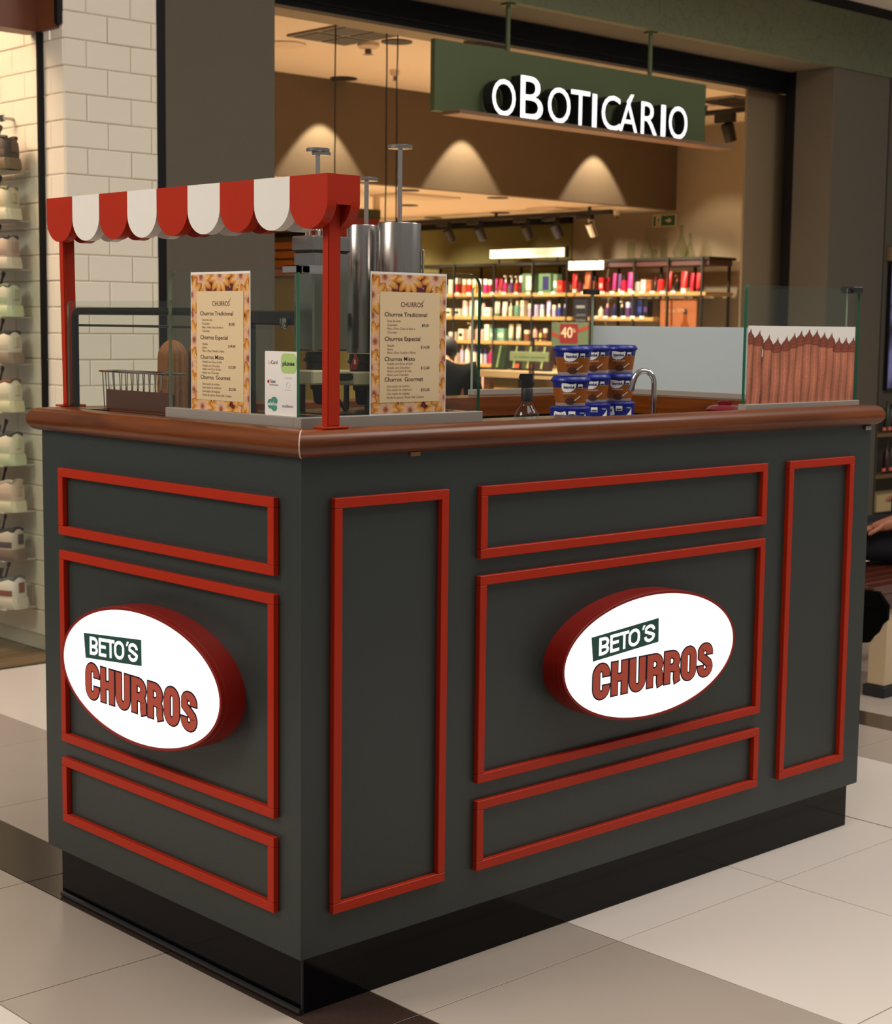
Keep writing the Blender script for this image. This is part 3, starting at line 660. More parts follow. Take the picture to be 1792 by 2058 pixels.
# ------------------------------------------------------------------ oval light signs
def oval(face, label):
    root = wrap('oval_light_sign', label, 'sign', 'oval illuminated signs on the kiosk')
    A, B, D, zc = .286, .137, .055, .571
    if face == 'L': o = Vector((0, .451, zc)); U, N = -Y, -X
    else: o = Vector((.910, 0, zc)); U, N = X, -Y
    V = Z; n = 96
    def E_(a, b, d): return [o + U * (a * cos(2 * pi * i / n)) + V * (b * sin(2 * pi * i / n)) + N * d for i in range(n)]
    rings = [E_(A, B, .0), E_(A, B, D * .78), E_(A, B, D * .785), E_(A - .0006, B - .0006, D * .79), E_(A - .0006, B - .0006, D - .001), E_(A - .0014, B - .0014, D), E_(A - .007, B - .007, D), E_(A - .007, B - .007, D - .004)]
    v = [p for r_ in rings for p in r_]; f = []
    for r_ in range(len(rings) - 1):
        for i in range(n): f.append((r_ * n + i, r_ * n + (i + 1) % n, (r_ + 1) * n + (i + 1) % n, (r_ + 1) * n + i))
    MB().add(v, f).build('housing', M_red2, root, smooth=True, angle=30)
    MB().add(E_(A - .0068, B - .0068, D - .002), [tuple(range(n))]).build('light_panel', mat('lit_acrylic', rgb(250, 250, 248), .4, noise=0, emit=1.25, ecol=(1.0, .985, .955, 1)), root)
    L = D - .0018
    sy = aty if face == 'R' else atx; pl_ = -D
    def uv(px, py):
        p = sy(px, py, pl_) - o; return (p.dot(U), p.dot(V))
    # taken from the right hand sign, the two are alike
    g = [(-.198, .061), (.016, .078), (.017, .026), (-.192, .010)]
    MB().prism(g, o + N * L, U, V, N, .0004).build('green_plate', mat('lit_green', rgb(16, 70, 62), .4, noise=.02, emit=.10), root)
    wm = mat('lit_white_letter', rgb(245, 245, 240), .4, noise=0, emit=.9); UU = U + V * .062
    for c, x_, wd in (('B', -.1745, .0310), ('E', -.1400, .0285), ('T', -.1105, .0300), ('O', -.0820, .0370), ('S', -.0310, .0350)):
        strokes(MB(), c, o + UU * (x_ + .175) + U * -.175 + V * .0195, UU, V, N, wd, .0375, .205, .18, 0, lift=L + .0007).build('white_letter', wm, root)
    MB().prism([(-.0385, .0575), (-.0335, .058), (-.0275, .0675), (-.0350, .067)], o + N * (L + .0007), U, V, N, 0).build('apostrophe', wm, root)
    nm = mat('lit_navy', rgb(22, 18, 40), .5, noise=0, spec=.2); rm = mat('lit_red_letter', rgb(160, 62, 44), .4, noise=.03, scale=90, emit=.28)
    for q_, c in enumerate('CHURROS'):
        p = o + U * (-.1912 + .0574 * q_) + V * -.0700; hh = .0700; dz = 0
        if c in 'COS': p = p - V * .002; hh = .0740
        if c == 'U': p = p - V * .002; hh = .072
        ol = strokes(MB(), c, p, U, V, N, .0515, hh, .275, .20, 0, grow=.0031, lift=L + .0007).build('letter_outline', nm, root)
        strokes(MB(), c, p, U, V, N, .0515, hh, .275, .20, 0, lift=L + .0013).build('red_letter', rm, ol)
    return root
oval('L', 'oval backlit sign with red housing on the left face of the kiosk')
oval('R', 'oval backlit sign with red housing on the long right face of the kiosk')

# ================================================================== THINGS INSIDE THE KIOSK
M_nylon = mat('white_nylon', rgb(214, 202, 168), 0.45, noise=0.05, scale=50)
WT = 1.008                                         # inner worktop
tray = wrap('drip_tray', 'long steel drip tray under the churro filling machines', 'tray')
MB().box(.17, .52, .125, .345, WT + .001, 1.090, .002).build('tray_box', M_steel, tray)
MB().box(.165, .525, .120, .350, 1.0905, 1.094, .001).build('rim', M_chrome, tray)
MB().box(.19, .50, .145, .325, 1.0945, 1.0955).build('grate', M_steeld, tray)
def filler(label, cx, cy, r, z0, z1, disc_z, disc_r, off, box=None, double=False):
    root = wrap('filling_machine', label, 'filling machine', 'churro filling machines with plungers'); n = 40
    if box:
        x0, x1, y0, y1 = box
        body = MB().box(x0, x1, y0, y1, z0, z1 - .030, .003).build('square_hopper', M_steel, root)
        MB().box(x0 - .003, x1 + .003, y0 - .003, y1 + .003, z1 - .030, z1, .003).build('lid', M_steel, body)
        MB().lathe([(.030, z1), (.030, z1 + .010), (.027, z1 + .012)], cx, cy, 32).build('lid_collar', M_chrome, root, smooth=True)
        top = z1 + .012
    else:
        MB().lathe([(r, z0), (r, z1 - .002), (r - .001, z1), (r - .004, z1), (r - .004, z1 - .006), (0.002, z1 - .006)], cx, cy, 56, cap=False).build('cylinder', M_steel, root, smooth=True)
        MB().box(cx + r * .72, cx + r * .72 + .004, cy - r * .72 - .005, cy - r * .72, z0 + .07, z1 - .05, .001).build('guide_strip', M_chrome, root)
        top = z1 - .006
    ox, oy = off
    rod = MB().lathe([(.0045, top), (.0045, disc_z)], cx + ox, cy + oy, 14).build('plunger_rod', M_chrome, root, smooth=True)
    MB().lathe([(disc_r - .001, disc_z), (disc_r, disc_z + .001), (disc_r, disc_z + .006), (disc_r - .001, disc_z + .007)], cx + ox, cy + oy, 36).build('plunger_disc', M_steel, root, smooth=True)
    if double: MB().lathe([(disc_r * .8, disc_z - .006), (disc_r * .8, disc_z - .0002)], cx + ox + .006, cy + oy - .003, 30).build('lower_disc', M_steel, root, smooth=True)
    q = min(r, .036)
    MB().lathe([(q * .8, z0 - .002), (q * .86, z0 - .014), (q * .94, z0 - .016), (q * .94, z0 - .020), (q * .78, z0 - .022), (q * .78, z0 - .036)], cx, cy, 32).build('collar', M_steeld, root, smooth=True)
    nb = MB().box(cx - q - .016, cx + q + .010, cy - q - .004, cy + q * .6, z0 - .064, z0 - .0365, .003).build('valve_block', M_nylon, root)
    lv = MB().prism(rrect(-.006, .046, -.007, .007, .0065), (cx + .000, cy - q - .0045, z0 - .050), X, Z, -Y, .004).build('lever', M_steeld, root)
    MB().lathe([(.0052, 0), (.0052, .004), (.003, .005)], 0, 0, 6).build('bolt', M_chrome, nb)
    b_ = nb.children[0]; b_.data.transform(Matrix.Translation((cx, cy - q - .0085, z0 - .050)) @ Matrix.Rotation(radians(90), 4, 'X'))
    MB().lathe([(q * .55, z0 - .065), (q * .55, z0 - .074), (q * .42, z0 - .076), (q * .36, z0 - .098), (q * .22, z0 - .104)], cx, cy, 24).build('nozzle', M_blackm, root, smooth=True)
    MB().tube([(cx + q * .5, cy - q * .4, z0 - .064), (cx + q * .62, cy - q * .5, z0 - .10)], .008, 10).build('pivot_arm', M_blackm, root)
    for sx in (-1, 1): MB().box(cx + sx * q * .9 - .004, cx + sx * q * .9 + .004, cy + q * .3, cy + q * .3 + .008, 1.0957, z0 - .0645).build('leg', M_steeld, root)
    MB().tube([(cx + q * .75, cy - q * .62, z0 - .094), (cx + q * 1.15, cy - q * .75, 1.0965)], .0035, 8).build('brace', M_steeld, root)
    return root
filler('square hopper churro filler with a raised double disc plunger behind the red post', .240, .247, .04, 1.213, 1.433, 1.592, .0225, (-.012, -.005), (.198, .286, .217, .279), True)
filler('narrow steel cylinder churro filler with the lowest plunger', .362, .268, .0305, 1.208, 1.461, 1.548, .023, (.009, -.002))
filler('wide steel cylinder churro filler with the tallest plunger', .387, .184, .0430, 1.208, 1.463, 1.607, .0245, (.002, .002))
sp = wrap('warning_tag', 'small red triangular tag hanging between the filling machines', 'tag')
p = aty(712, 728, .150)
MB().prism([(-.012, -.014), (.006, -.014), (.010, .004), (.006, .014), (.001, .016)], p, X, Z, -Y, .001).build('tag_plate', mat('tag_red', rgb(170, 40, 34), .5), sp)
MB().prism([(-.002, -.004), (.002, -.004), (.002, .005), (-.002, .005)], p - Y * .0012, X, Z, -Y, .0003).build('white_mark', M_white, sp)
MB().box(p.x - .0005, p.x + .0012, p.y + .0002, p.y + .0008, p.z + .014, 1.19).build('cord', M_blackm, sp)

# warming case seen through the left screen
wc = wrap('warming_case', 'black framed warming case behind the left menu poster', 'case')
MB().box(.200, .222, .280, .585, 1.262, 1.290, .003).box(.200, .222, .565, .585, WT, 1.262, .003).build('front_frame', M_blackm, wc)
MB().box(.202, .32, .360, .585, WT + .001, 1.045, .002).build('base', M_steeld, wc)
MB().box(.300, .32, .280, .585, 1.262, 1.290, .003).box(.300, .32, .565, .585, 1.046, 1.262).box(.2225, .2995, .565, .585, 1.262, 1.290).build('rear_frame', M_blackm, wc)
MB().box(.205, .209, .362, .563, 1.046, 1.262).build('case_pane', M_glass, wc)
MB().lathe([(.006, 1.254), (.009, 1.259), (.009, 1.275), (.004, 1.2755)], .196, .305, 14).build('chrome_knob', M_chrome, wc, smooth=True)
# basket, sheet and big churros
bk = wrap('wire_basket', 'rectangular chrome wire basket standing behind the brown splash sheet', 'basket')
bx0, bx1, by0, by1, bz0, bz1 = .118, .166, .602, .858, 1.075, 1.158
MB().tube([(bx0, by0, bz1), (bx0, by1, bz1), (bx1, by1, bz1), (bx1, by0, bz1), (bx0, by0, bz1)], .0022, 8).build('top_rim', M_chrome, bk, smooth=True)
MB().tube([(bx0 + .004, by0, bz0), (bx0 + .004, by1 - .01, bz0), (bx1 - .004, by1 - .01, bz0), (bx1 - .004, by0, bz0), (bx0 + .004, by0, bz0)], .002, 8).build('bottom_rim', M_chrome, bk, smooth=True)
wires = [((bx0, by1 - .012 - k * .0225), (bx0 + .004, by1 - .013 - k * .0224)) for k in range(11)] + [((bx1, by1 - .012 - k * .0225), (bx1 - .004, by1 - .016 - k * .0222)) for k in range(11)] + [((bx0 + .014 + k * .018, by1), (bx0 + .014 + k * .018, by1 - .01)) for k in range(2)]
for (a, b) in wires: MB().tube([(a[0], a[1], bz1), (b[0], b[1], bz0)], .0013, 6, False).build('wire', M_chrome, bk)
for (a, b) in ((bx0, by0 + .03), (bx1, by0 + .03), (bx0, by1 - .03), (bx1, by1 - .03)): MB().box(a - .009 if a > .14 else a + .003, a - .003 if a > .14 else a + .009, b, b + .008, WT, bz0 + .001).build('foot', M_steeld, bk)
sh = wrap('splash_sheet', 'dark brown tinted acrylic splash sheet leaning on the counter in front of the basket', 'sheet')
a_ = atx(204, 783, .098); b_ = atx(337, 796, .098)
MB().prism(rrect(.545, .800, 1.009, a_.z + .002, [0, .004, .004, .004]), (.098, 0, 0), Y, Z, X, .004).build('acrylic_sheet', mat('brown_acrylic', rgb(92, 50, 36), .25, noise=.05, spec=.3), sh)
M_churro = mat('churro_crust', rgb(150, 88, 34), .6, noise=.35, scale=120, bump=.4)
def giant(label, cx, cy, r, z0, z1):
    root = wrap('display_churro', label, 'churro model', 'oversized display churros'); n = 88; prof = [(1, z0), (1, z0 + .03), (.99, (z0 + z1) / 2), (.95, z1 - r * 1.15)] + [(.95 * cos(radians(a)), z1 - r * 1.15 + 1.12 * r * sin(radians(a))) for a in (15, 30, 45, 58, 70, 80)]
    v = []; f = []
    for (k, zz) in prof:
        for i in range(n):
            a = 2 * pi * i / n; rr = r * k * (1 - .10 * (0.5 + .5 * cos(11 * a)) ** 2) * (1 + .012 * sin(zz * 900 + i)); v.append((cx + rr * cos(a), cy + rr * sin(a), zz))
    m = len(prof)
    for j in range(m - 1):
        for i in range(n): f.append((j * n + i, j * n + (i + 1) % n, (j + 1) * n + (i + 1) % n, (j + 1) * n + i))
    f.append(tuple((m - 1) * n + i for i in range(n)))
    MB().add(v, f).build('churro_body', M_churro, root, smooth=True, angle=60)
    MB().lathe([(r * 1.06, z0 - .008), (r * 1.06, z0 - .0005)], cx, cy, 30).build('stand', M_blackm, root); return root
giant('larger fluted display churro behind the wire basket, left of the menu poster', atd(347, 740, 3.56).x, atd(347, 740, 3.56).y, .0335, WT + .0085, 1.228)
giant('second fluted display churro partly hidden behind the left menu poster', atd(400, 740, 3.58).x, atd(400, 740, 3.58).y, .0235, WT + .0085, 1.226)
gb = tag(MB().box(.60, .93, .125, .22, WT + .001, 1.070, .003).build('steel_bin', M_steel), 'low steel bin just behind the front counter edge', 'bin')

# spray bottle
sb = wrap('spray_bottle', 'clear spray bottle with black trigger head behind the counter edge', 'bottle'); bxy = atd(1058, 836, 3.62); bx_, by_ = bxy.x, bxy.y
MB().lathe([(.030, WT + .001), (.031, WT + .03), (.030, 1.062), (.024, 1.080), (.014, 1.092), (.0125, 1.098), (.0125, 1.1015)], bx_, by_, 28).build('bottle_body', glass('clear_plastic', (.82, .82, .80), 1.6), sb, smooth=True)
MB().lathe([(.0135, 1.102), (.0130, 1.128), (.011, 1.131)], bx_, by_, 24).build('neck_collar', M_blackm, sb, smooth=True)
MB().prism([(-.013, 0), (.011, 0), (.016, .010), (.010, .012), (.011, .030), (-.016, .030), (-.019, .022), (-.013, .014)], Vector((bx_, by_, 1.1315)) - Vector((.73, -.68, 0)) * 0 + Vector((.68, .73, 0)) * -.006, Vector((.73, -.68, 0)), Z, Vector((.68, .73, 0)), .012).build('trigger_head', M_blackm, sb)

# plastic tubs of sweet cream
M_lidb = mat('blue_plastic_lid', rgb(14, 30, 128), .35, noise=.03, spec=.5); M_tub = mat('brown_tub_print', rgb(146, 78, 18), .4, noise=.06, scale=40)
M_tubb = mat('blue_tub_print', rgb(14, 30, 124), .38, noise=.03); M_tubg = mat('grey_tub_base', rgb(170, 164, 170), .4); M_choc = mat('chocolate_print', rgb(78, 40, 26), .5, noise=.3, scale=200)
def onbody(mb, pts, cx, cy, rad, a0, lift=.0006):
    """flat print wrapped on a round tub: pts are (arc length, z)"""
    v = []
    for (u, zz) in pts:
        r = rad(zz) + lift; a = a0 + u / r; v.append((cx + r * cos(a), cy + r * sin(a), zz))
    mb.add(v, [tuple(range(len(v)))])
def grid(x0, x1, z0, z1, n=6):
    P = [(x0 + (x1 - x0) * i / n, z0) for i in range(n + 1)] + [(x1 + (x0 - x1) * i / n, z1) for i in range(n + 1)]; return P
def strips(mb, outline, cx, cy, rad, a0, lift):
    # outline: list of (u, zlow, zhigh)
    for (p, q) in zip(outline, outline[1:]): onbody(mb, [(p[0], p[1]), (q[0], q[1]), (q[0], q[2]), (p[0], p[2])], cx, cy, rad, a0, lift)
def wraptext(mb, body, cx, cy, rad, a0, u0, width, zb, cap, ofs, lift):
    v, f = glyphs(body, ofs); x0 = min(p[0] for p in v); x1 = max(p[0] for p in v); hv, _ = glyphs('H', ofs); chh_ = max(p[1] for p in hv)
    vv = []
    for p in v:
        zz = zb + p[1] * cap / chh_; r = rad(zz) + lift; a = a0 + (u0 + (p[0] - x0) * width / (x1 - x0)) / r; vv.append((cx + r * cos(a), cy + r * sin(a), zz))
    mb.add(vv, f)
INKW = mat('white_ink', rgb(240, 240, 236), .5); INKN = mat('navy_logo_ink', rgb(28, 30, 110), .5); INKK = mat('black_ink', rgb(24, 22, 22), .5)
def tub(label, cx, cy, z0, k, low=False):
    root = wrap('dessert_tub', label, 'tub', 'stacked dessert tubs beside the tap'); face = math.atan2(CAM.y - cy, CAM.x - cx); r1 = .043 * k; H = .0705
    if low:
        rad = lambda zz: .0455 * k
        MB().lathe([(.045 * k, z0), (.0455 * k, z0 + .002), (.0455 * k, z0 + H - .0078)], cx, cy, 40).build('tub_body', M_tubb, root, smooth=True)
        MB().lathe([(.0466 * k, z0 + H - .0076), (.0466 * k, z0 + H - .003), (.044 * k, z0 + H - .0005)], cx, cy, 40).build('lid', M_lidb, root, smooth=True)
        mb = MB(); zc = z0 + .0525; strips(mb, [(-.044, zc - .016, zc + .003), (-.040, zc - .018, zc + .0085), (-.032, zc - .018, zc + .006), (-.022, zc - .017, zc + .005), (-.012, zc - .015, zc + .0085), (-.010, zc - .013, zc + .003), (-.007, zc - .014, zc - .010)], cx, cy, rad, face, .0005); mb.build('white_patch', INKW, root)
        mb = MB(); wraptext(mb, 'itambé', cx, cy, rad, face, -.040, .027, zc - .0055, .0085, .03, .0009); mb.build('logo_lettering', INKN, root)
        mb = MB(); onbody(mb, grid(-.004, .012, zc - .003, zc + .0085), cx, cy, rad, face, .0005); mb.build('info_box', INKW, root)
        mb = MB(); onbody(mb, grid(-.0025, .0105, zc - .0015, zc + .002), cx, cy, rad, face, .0009); mb.build('info_bar', INKK, root)
        mb = MB(); strips(mb, [(.018, zc - .020, zc - .019), (.026, zc - .020, zc - .012), (.034, zc - .020, zc - .005), (.040, zc - .020, zc + .004)], cx, cy, rad, face, .0005); mb.build('swoosh', INKW, root)
        mb = MB(); wraptext(mb, 'Cremoso', cx, cy, rad, face, .024, .012, zc + .003, .0035, .01, .0009); mb.build('name_lettering', INKW, root)
        return root
    zl = z0 + .0575
    rad = lambda zz: (.0335 + (zz - z0) / .0575 * .0085) * k
    MB().lathe([(rad(z0) - .001, z0), (rad(z0), z0 + .001), (rad(z0 + .008), z0 + .008)], cx, cy, 40, cap=True).build('tub_base', M_tubg, root, smooth=True)
    MB().lathe([(rad(z0 + .0082), z0 + .0082), (rad(z0 + .030), z0 + .030), (rad(z0 + .0437), z0 + .0437)], cx, cy, 40, cap=False).build('tub_body', M_tub, root, smooth=True)
    MB().lathe([(rad(z0 + .0438), z0 + .0438), (rad(zl), zl)], cx, cy, 40, cap=False).build('blue_band', M_tubb, root, smooth=True)
    lid = MB().lathe([(rad(zl) + .0022, zl), (rad(zl) + .0032, zl + .001), (rad(zl) + .0028, zl + .005), (rad(zl) - .0005, zl + .0105), (rad(zl) - .003, zl + .0125), (rad(zl) - .006, zl + .0118)], cx, cy, 48).build('lid', M_lidb, root, smooth=True, angle=50)
    mb = MB()
    for i in range(48):
        a = 2 * pi * i / 48; r = rad(zl) + .0034; mb.box(-.0009, .0009, -.0006, .0006, zl + .0012, zl + .0042)
        c, s_ = cos(a), sin(a)
        for q in range(-8, 0):
            p = mb.v[q]; mb.v[q] = (cx + (r + p[1]) * c - p[0] * s_, cy + (r + p[1]) * s_ + p[0] * c, p[2])
    rb = mb.build('grip_ribs', M_lidb, root); rb['kind'] = 'stuff'
    zc = z0 + .0455; mb = MB()
    strips(mb, [(-.022, zc - .004, zc + .008), (-.018, zc - .010, zc + .009), (-.010, zc - .012, zc + .0085), (0, zc - .011, zc + .0065), (.007, zc - .007, zc + .007), (.0115, zc - .001, zc + .0085), (.013, zc + .004, zc + .008)], cx, cy, rad, face, .0006); mb.build('white_patch', INKW, root)
    mb = MB(); wraptext(mb, 'itambé', cx, cy, rad, face, -.017, .026, zc - .003, .0066, .03, .0011); mb.build('logo_lettering', INKN, root)
    mb = MB(); onbody(mb, grid(.0175, .030, zc - .003, zc + .007), cx, cy, rad, face, .0006); mb.build('info_box', INKW, root)
    mb = MB(); onbody(mb, grid(.0185, .029, zc - .0022, zc + .0018), cx, cy, rad, face, .0010); mb.build('info_bar', INKK, root)
    mb = MB(); wraptext(mb, 'DOCE DE LEITE', cx, cy, rad, face, -.018, .030, z0 + .0295, .0026, .0, .0008); mb.build('name_lettering', INKW, root)
    mb = MB(); wraptext(mb, 'de colher', cx, cy, rad, face, -.016, .028, z0 + .0225, .0045, .0, .0008); mb.build('dark_lettering', M_choc, root)
    mb = MB(); strips(mb, [(-.013 + .012 * (1 - cos(pi * i / 10)), z0 + .0125 - .0085 * sin(pi * i / 10) * .9, z0 + .0125 + .0085 * sin(pi * i / 10)) for i in range(11)], cx, cy, rad, face, .0007); mb.build('chocolate_spoonful', M_choc, root)
    mb = MB(); strips(mb, [(.009, z0 + .0130, z0 + .0155), (.018, z0 + .0195, z0 + .0215), (.024, z0 + .0235, z0 + .0262)], cx, cy, rad, face, .0009); mb.build('spoon_handle', INKW, root)
    return root
TS = [('left', atd(1147, 755, 3.86), 1.03), ('middle', atd(1192, 755, 4.06), .96), ('right', atd(1242, 755, 4.14), .93)]
names = {0: ('lowest blue and white tub', 'bottom'), 1: ('brown and blue lidded tub', 'middle layer'), 2: ('brown and blue lidded tub', 'top')}
for (side, p, k) in TS:
    for lv in range(3):
        dx = .004 if (lv == 2 and side == 'left') else (.002 * lv if side == 'right' else 0)
        tub('%s in the %s stack of dessert tubs, %s of its stack' % (names[lv][0], side, ('bottom', 'middle', 'topmost')[lv]), p.x + dx * .73, p.y - dx * .68, WT + .001 + lv * .0711, k, lv == 0)
# tap
fa = wrap('tap', 'chrome swan neck tap beside the stacked tubs', 'tap'); b0 = atd(1313, 825, 4.05); bx_, by_ = b0.x, b0.y; dv = Vector((-.73, .68, 0)); Rf = .0258; zt = 1.128
pth = [Vector((bx_, by_, WT + .012)), Vector((bx_, by_, zt))] + [Vector((bx_, by_, zt)) + dv * (Rf - Rf * cos(radians(a))) + Z * (Rf * 1.22 * sin(radians(a))) for a in range(15, 166, 15)]
pth.append(pth[-1] + dv * .004 - Z * .014)
MB().tube(pth, .0068, 16).build('spout', M_chrome, fa, smooth=True)
MB().tube([pth[-1] - (pth[-1] - pth[-2]).normalized() * .0, pth[-1] + (pth[-1] - pth[-2]).normalized() * .012], .0082, 16).build('aerator', M_chrome, fa, smooth=True)
MB().lathe([(.016, WT + .001), (.016, WT + .006), (.009, WT + .012)], bx_, by_, 24).build('base', M_chrome, fa, smooth=True)
# red pot
pt = wrap('red_pot', 'dark red lidded pot at the right end of the worktop', 'pot'); b0 = atd(1456, 822, 4.20); bx_, by_ = b0.x, b0.y; M_pot = mat('dark_red_enamel', rgb(112, 14, 28), .2, noise=.04, spec=.6)
MB().lathe([(.040, WT + .001), (.044, WT + .01), (.045, 1.057)], bx_, by_, 40).build('pot_body', M_pot, pt, smooth=True)
MB().lathe([(.0470, 1.0575), (.0470, 1.061), (.039, 1.068), (.030, 1.071), (.0, 1.072)], bx_, by_, 40, cap=False).build('lid', M_pot, pt, smooth=True)
MB().prism([(-.016, 0), (.016, 0), (.019, .008), (.012, .010), (-.012, .010), (-.019, .008)], Vector((bx_, by_, 1.0715)) - Vector((.68, .73, 0)) * .005, Vector((.73, -.68, 0)), Z, Vector((.68, .73, 0)), .010).build('lid_handle', M_pot, pt)

# ================================================================== SHOP SIGN
sg = wrap('shop_sign', 'green hanging shop sign with white lit letters above the shop entrance', 'sign')
M_gsign = mat('green_sign_panel', rgb(80, 92, 58), .55, noise=.03)
SX0, SX1, SZ0, SZ1, SY = 3.205, 5.100, 2.197, 2.505, 3.150
MB().box(SX0, SX1, SY, SY + .03, SZ0, SZ1, .001).build('panel', M_gsign, sg)
M_bronze = mat('bronze_ledge', rgb(150, 118, 92), .35, .6)
MB().box(SX0 + .045, SX1 + .10, SY - .115, SY - .0005, 2.180, 2.1965, .001).build('ledge', M_bronze, sg)
for rx in (3.667, 4.668):
    r_ = MB().lathe([(.011, SZ1), (.011, 2.706)], rx, SY + .015, 14).build('hanging_rod', M_gsign, sg, smooth=True)
    MB().lathe([(.035, 2.706), (.035, 2.7145)], rx, SY + .015, 20).build('ceiling_plate', M_gsign, r_, smooth=True)
M_lit = mat('lit_letter_face', rgb(250, 250, 252), .4, noise=0, emit=1.15, ecol=(1.0, .97, .98, 1)); yf = SY - .085
def sletter(c, pxl, pxr, pt, pb_, ofs=-.002):
    l = aty(pxl, (pt + pb_) / 2, yf); r = aty(pxr, (pt + pb_) / 2, yf); cx_ = (pxl + pxr) / 2; top = aty(cx_, pt, yf).z; bot = 2.1975
    v, f = glyphs(c, ofs); vx = [p[0] for p in v]; vy = [p[1] for p in v]; kx = (r.x - l.x) / (max(vx) - min(vx)); ky = (top - bot) / (max(vy) - min(vy)); me = MB()
    V2 = [(l.x + (p[0] - min(vx)) * kx, bot + (p[1] - min(vy)) * ky) for p in v]
    base = [(x, yf, zz) for x, zz in V2]; back = [(x, SY - .022, zz) for x, zz in V2]; n = len(V2)
    ec = {}
    for q in f:
        for i in range(len(q)):
            e = (q[i], q[(i + 1) % len(q)])
            if (e[1], e[0]) in ec: del ec[(e[1], e[0])]
            else: ec[e] = 1
    me.add([(x, y + .0006, z_) for x, y, z_ in base] + back, [tuple(i + n for i in q) for q in f] + [(e[0], e[1], e[1] + n, e[0] + n) for e in ec])
    o = me.build('letter', M_blackm, sg)
    MB().add(base, f).build('lit_face', M_lit, o)
for (c, a, b, t_, u_) in (('O', 989, 1036, 159, 229), ('B', 1046, 1091, 154, 236), ('O', 1101, 1146, 176, 244), ('T', 1147, 1185, 182, 249), ('I', 1190, 1199, 189, 254), ('C', 1209, 1246, 192, 259), ('A', 1244, 1281, 205, 266), ('R', 1288, 1321, 206, 272), ('I', 1328, 1337, 211, 273), ('O', 1344, 1381, 214, 278)): sletter(c, a, b, t_, u_)
p = [aty(*q, yf) for q in ((1259, 205), (1266, 209), (1274, 191), (1268, 190))]
MB().prism([(q.x, q.z) for q in p], (0, yf, 0), X, Z, Y, .0006).build('accent', M_lit, sg)

# ================================================================== CEILING FITTINGS
def disc(name, label, cat, p, r, zz, m, group, h=.006, n=24):
    root = wrap(name, label, cat, group)
    MB().lathe([(r, zz - .0005), (r, zz - h), (r * .8, zz - h - .001)], p.x, p.y, n).build('trim_ring', m, root, smooth=True)
    MB().lathe([(r * .78, zz - h - .0012), (r * .5, zz - h - .003)], p.x, p.y, n).build('lamp_well', M_blackm, root, smooth=True); return root
M_grey = mat('grey_plastic', rgb(120, 108, 92), .6); M_wp = mat('warm_white_plastic', rgb(214, 192, 166), .6)
for (px, py, lab) in ((690, 157, 'black recessed downlight nearest the bulkhead'), (797, 83, 'black recessed downlight beside the hanging cables')):
    p = atz(px, py, ZC); disc('downlight', lab, 'downlight', p, .085, ZC, M_blackm, 'downlights in the high ceiling')
for k, (px, py) in enumerate(((820, 382), (820, 412), (1000, 397), (870, 437), (1005, 427))):
    p = atz(px, py, ZL); disc('downlight', 'dark round downlight in the low shop ceiling, %s from the left plunger' % ('first', 'second', 'fourth', 'third', 'fifth')[k], 'downlight', p, .075, ZL, M_blackm, 'downlights in the low ceiling')
def cassette(label, p, sx, sy, zz, four):
    root = wrap('air_vent', label, 'air vent', 'air vents in the shop ceilings'); mb = MB()
    MB().box(p.x - sx / 2, p.x + sx / 2, p.y - sy / 2, p.y + sy / 2, zz - .012, zz - .0005, .002).build('vent_frame', M_wp if not four else M_grey, root)
    if four:
        for a in (-1, 1):
            for b in (-1, 1): MB().box(p.x + a * sx * .235 - sx * .2, p.x + a * sx * .235 + sx * .2, p.y + b * sy * .235 - sy * .2, p.y + b * sy * .235 + sy * .2, zz - .016, zz - .0122).build('grille', M_blackm, root)
    else: MB().box(p.x - sx * .4, p.x + sx * .4, p.y - sy * .4, p.y + sy * .4, zz - .015, zz - .0122).build('grille', M_wp, root)
p = (atz(613, 63, ZC) + atz(775, 72, ZC)) / 2
cassette('dark four panel air vent in the high shop ceiling', p, .40, .50, ZC, True)
cassette('grey air vent beside the track light behind the shop sign', atz(1475, 202, ZC), .45, .35, ZC, True)
cassette('flat pale air vent in the low ceiling beside the first plunger rods', atz(835, 394, ZL), .55, .35, ZL, False)
cassette('flat pale air vent in the low ceiling under the bulkhead corner', atz(1130, 420, ZL), .5, .3, ZL, False)
sp_ = wrap('ceiling_speaker', 'round pale speaker in the high ceiling left of the dark vent', 'speaker'); p = atz(575, 88, ZC)
MB().lathe([(.11, ZC - .0005), (.11, ZC - .008), (.10, ZC - .010)], p.x, p.y, 28).build('bezel', M_wp, sp_, smooth=True); MB().lathe([(.095, ZC - .0102), (.05, ZC - .013)], p.x, p.y, 28).build('grille', M_wp, sp_, smooth=True)
for (px, py, lab, zz) in ((740, 86, 'white smoke detector with small lamp beside the dark vent', ZC), (793, 141, 'small white sprinkler head on the high ceiling by the cables', ZC), (1240, 424, 'small sprinkler head on the low ceiling by the exit sign', ZL)):
    sd = wrap('smoke_detector' if 'smoke' in lab else 'sprinkler_head', lab, 'detector' if 'smoke' in lab else 'sprinkler'); p = atz(px, py, zz); r = .06 if 'smoke' in lab else .03
    MB().lathe([(r, zz - .0005), (r, zz - .02), (r * .7, zz - .035)], p.x, p.y, 20).build('housing', M_wp, sd, smooth=True); MB().lathe([(r * .3, zz - .0352), (r * .3, zz - .06), (r * .5, zz - .062)], p.x, p.y, 12).build('sensor', M_grey, sd)
el = wrap('emergency_light', 'small white emergency light box on the header behind the sign', 'lamp')
MB().box(3.80, 4.00, 3.50, 3.60, 2.585, 2.6145, .003).build('housing', M_grey, el); MB().box(3.805, 3.995, 3.505, 3.595, 2.577, 2.5845).build('diffuser', mat('lamp_diffuser', rgb(250, 226, 210), .4, noise=0, emit=.7), el)
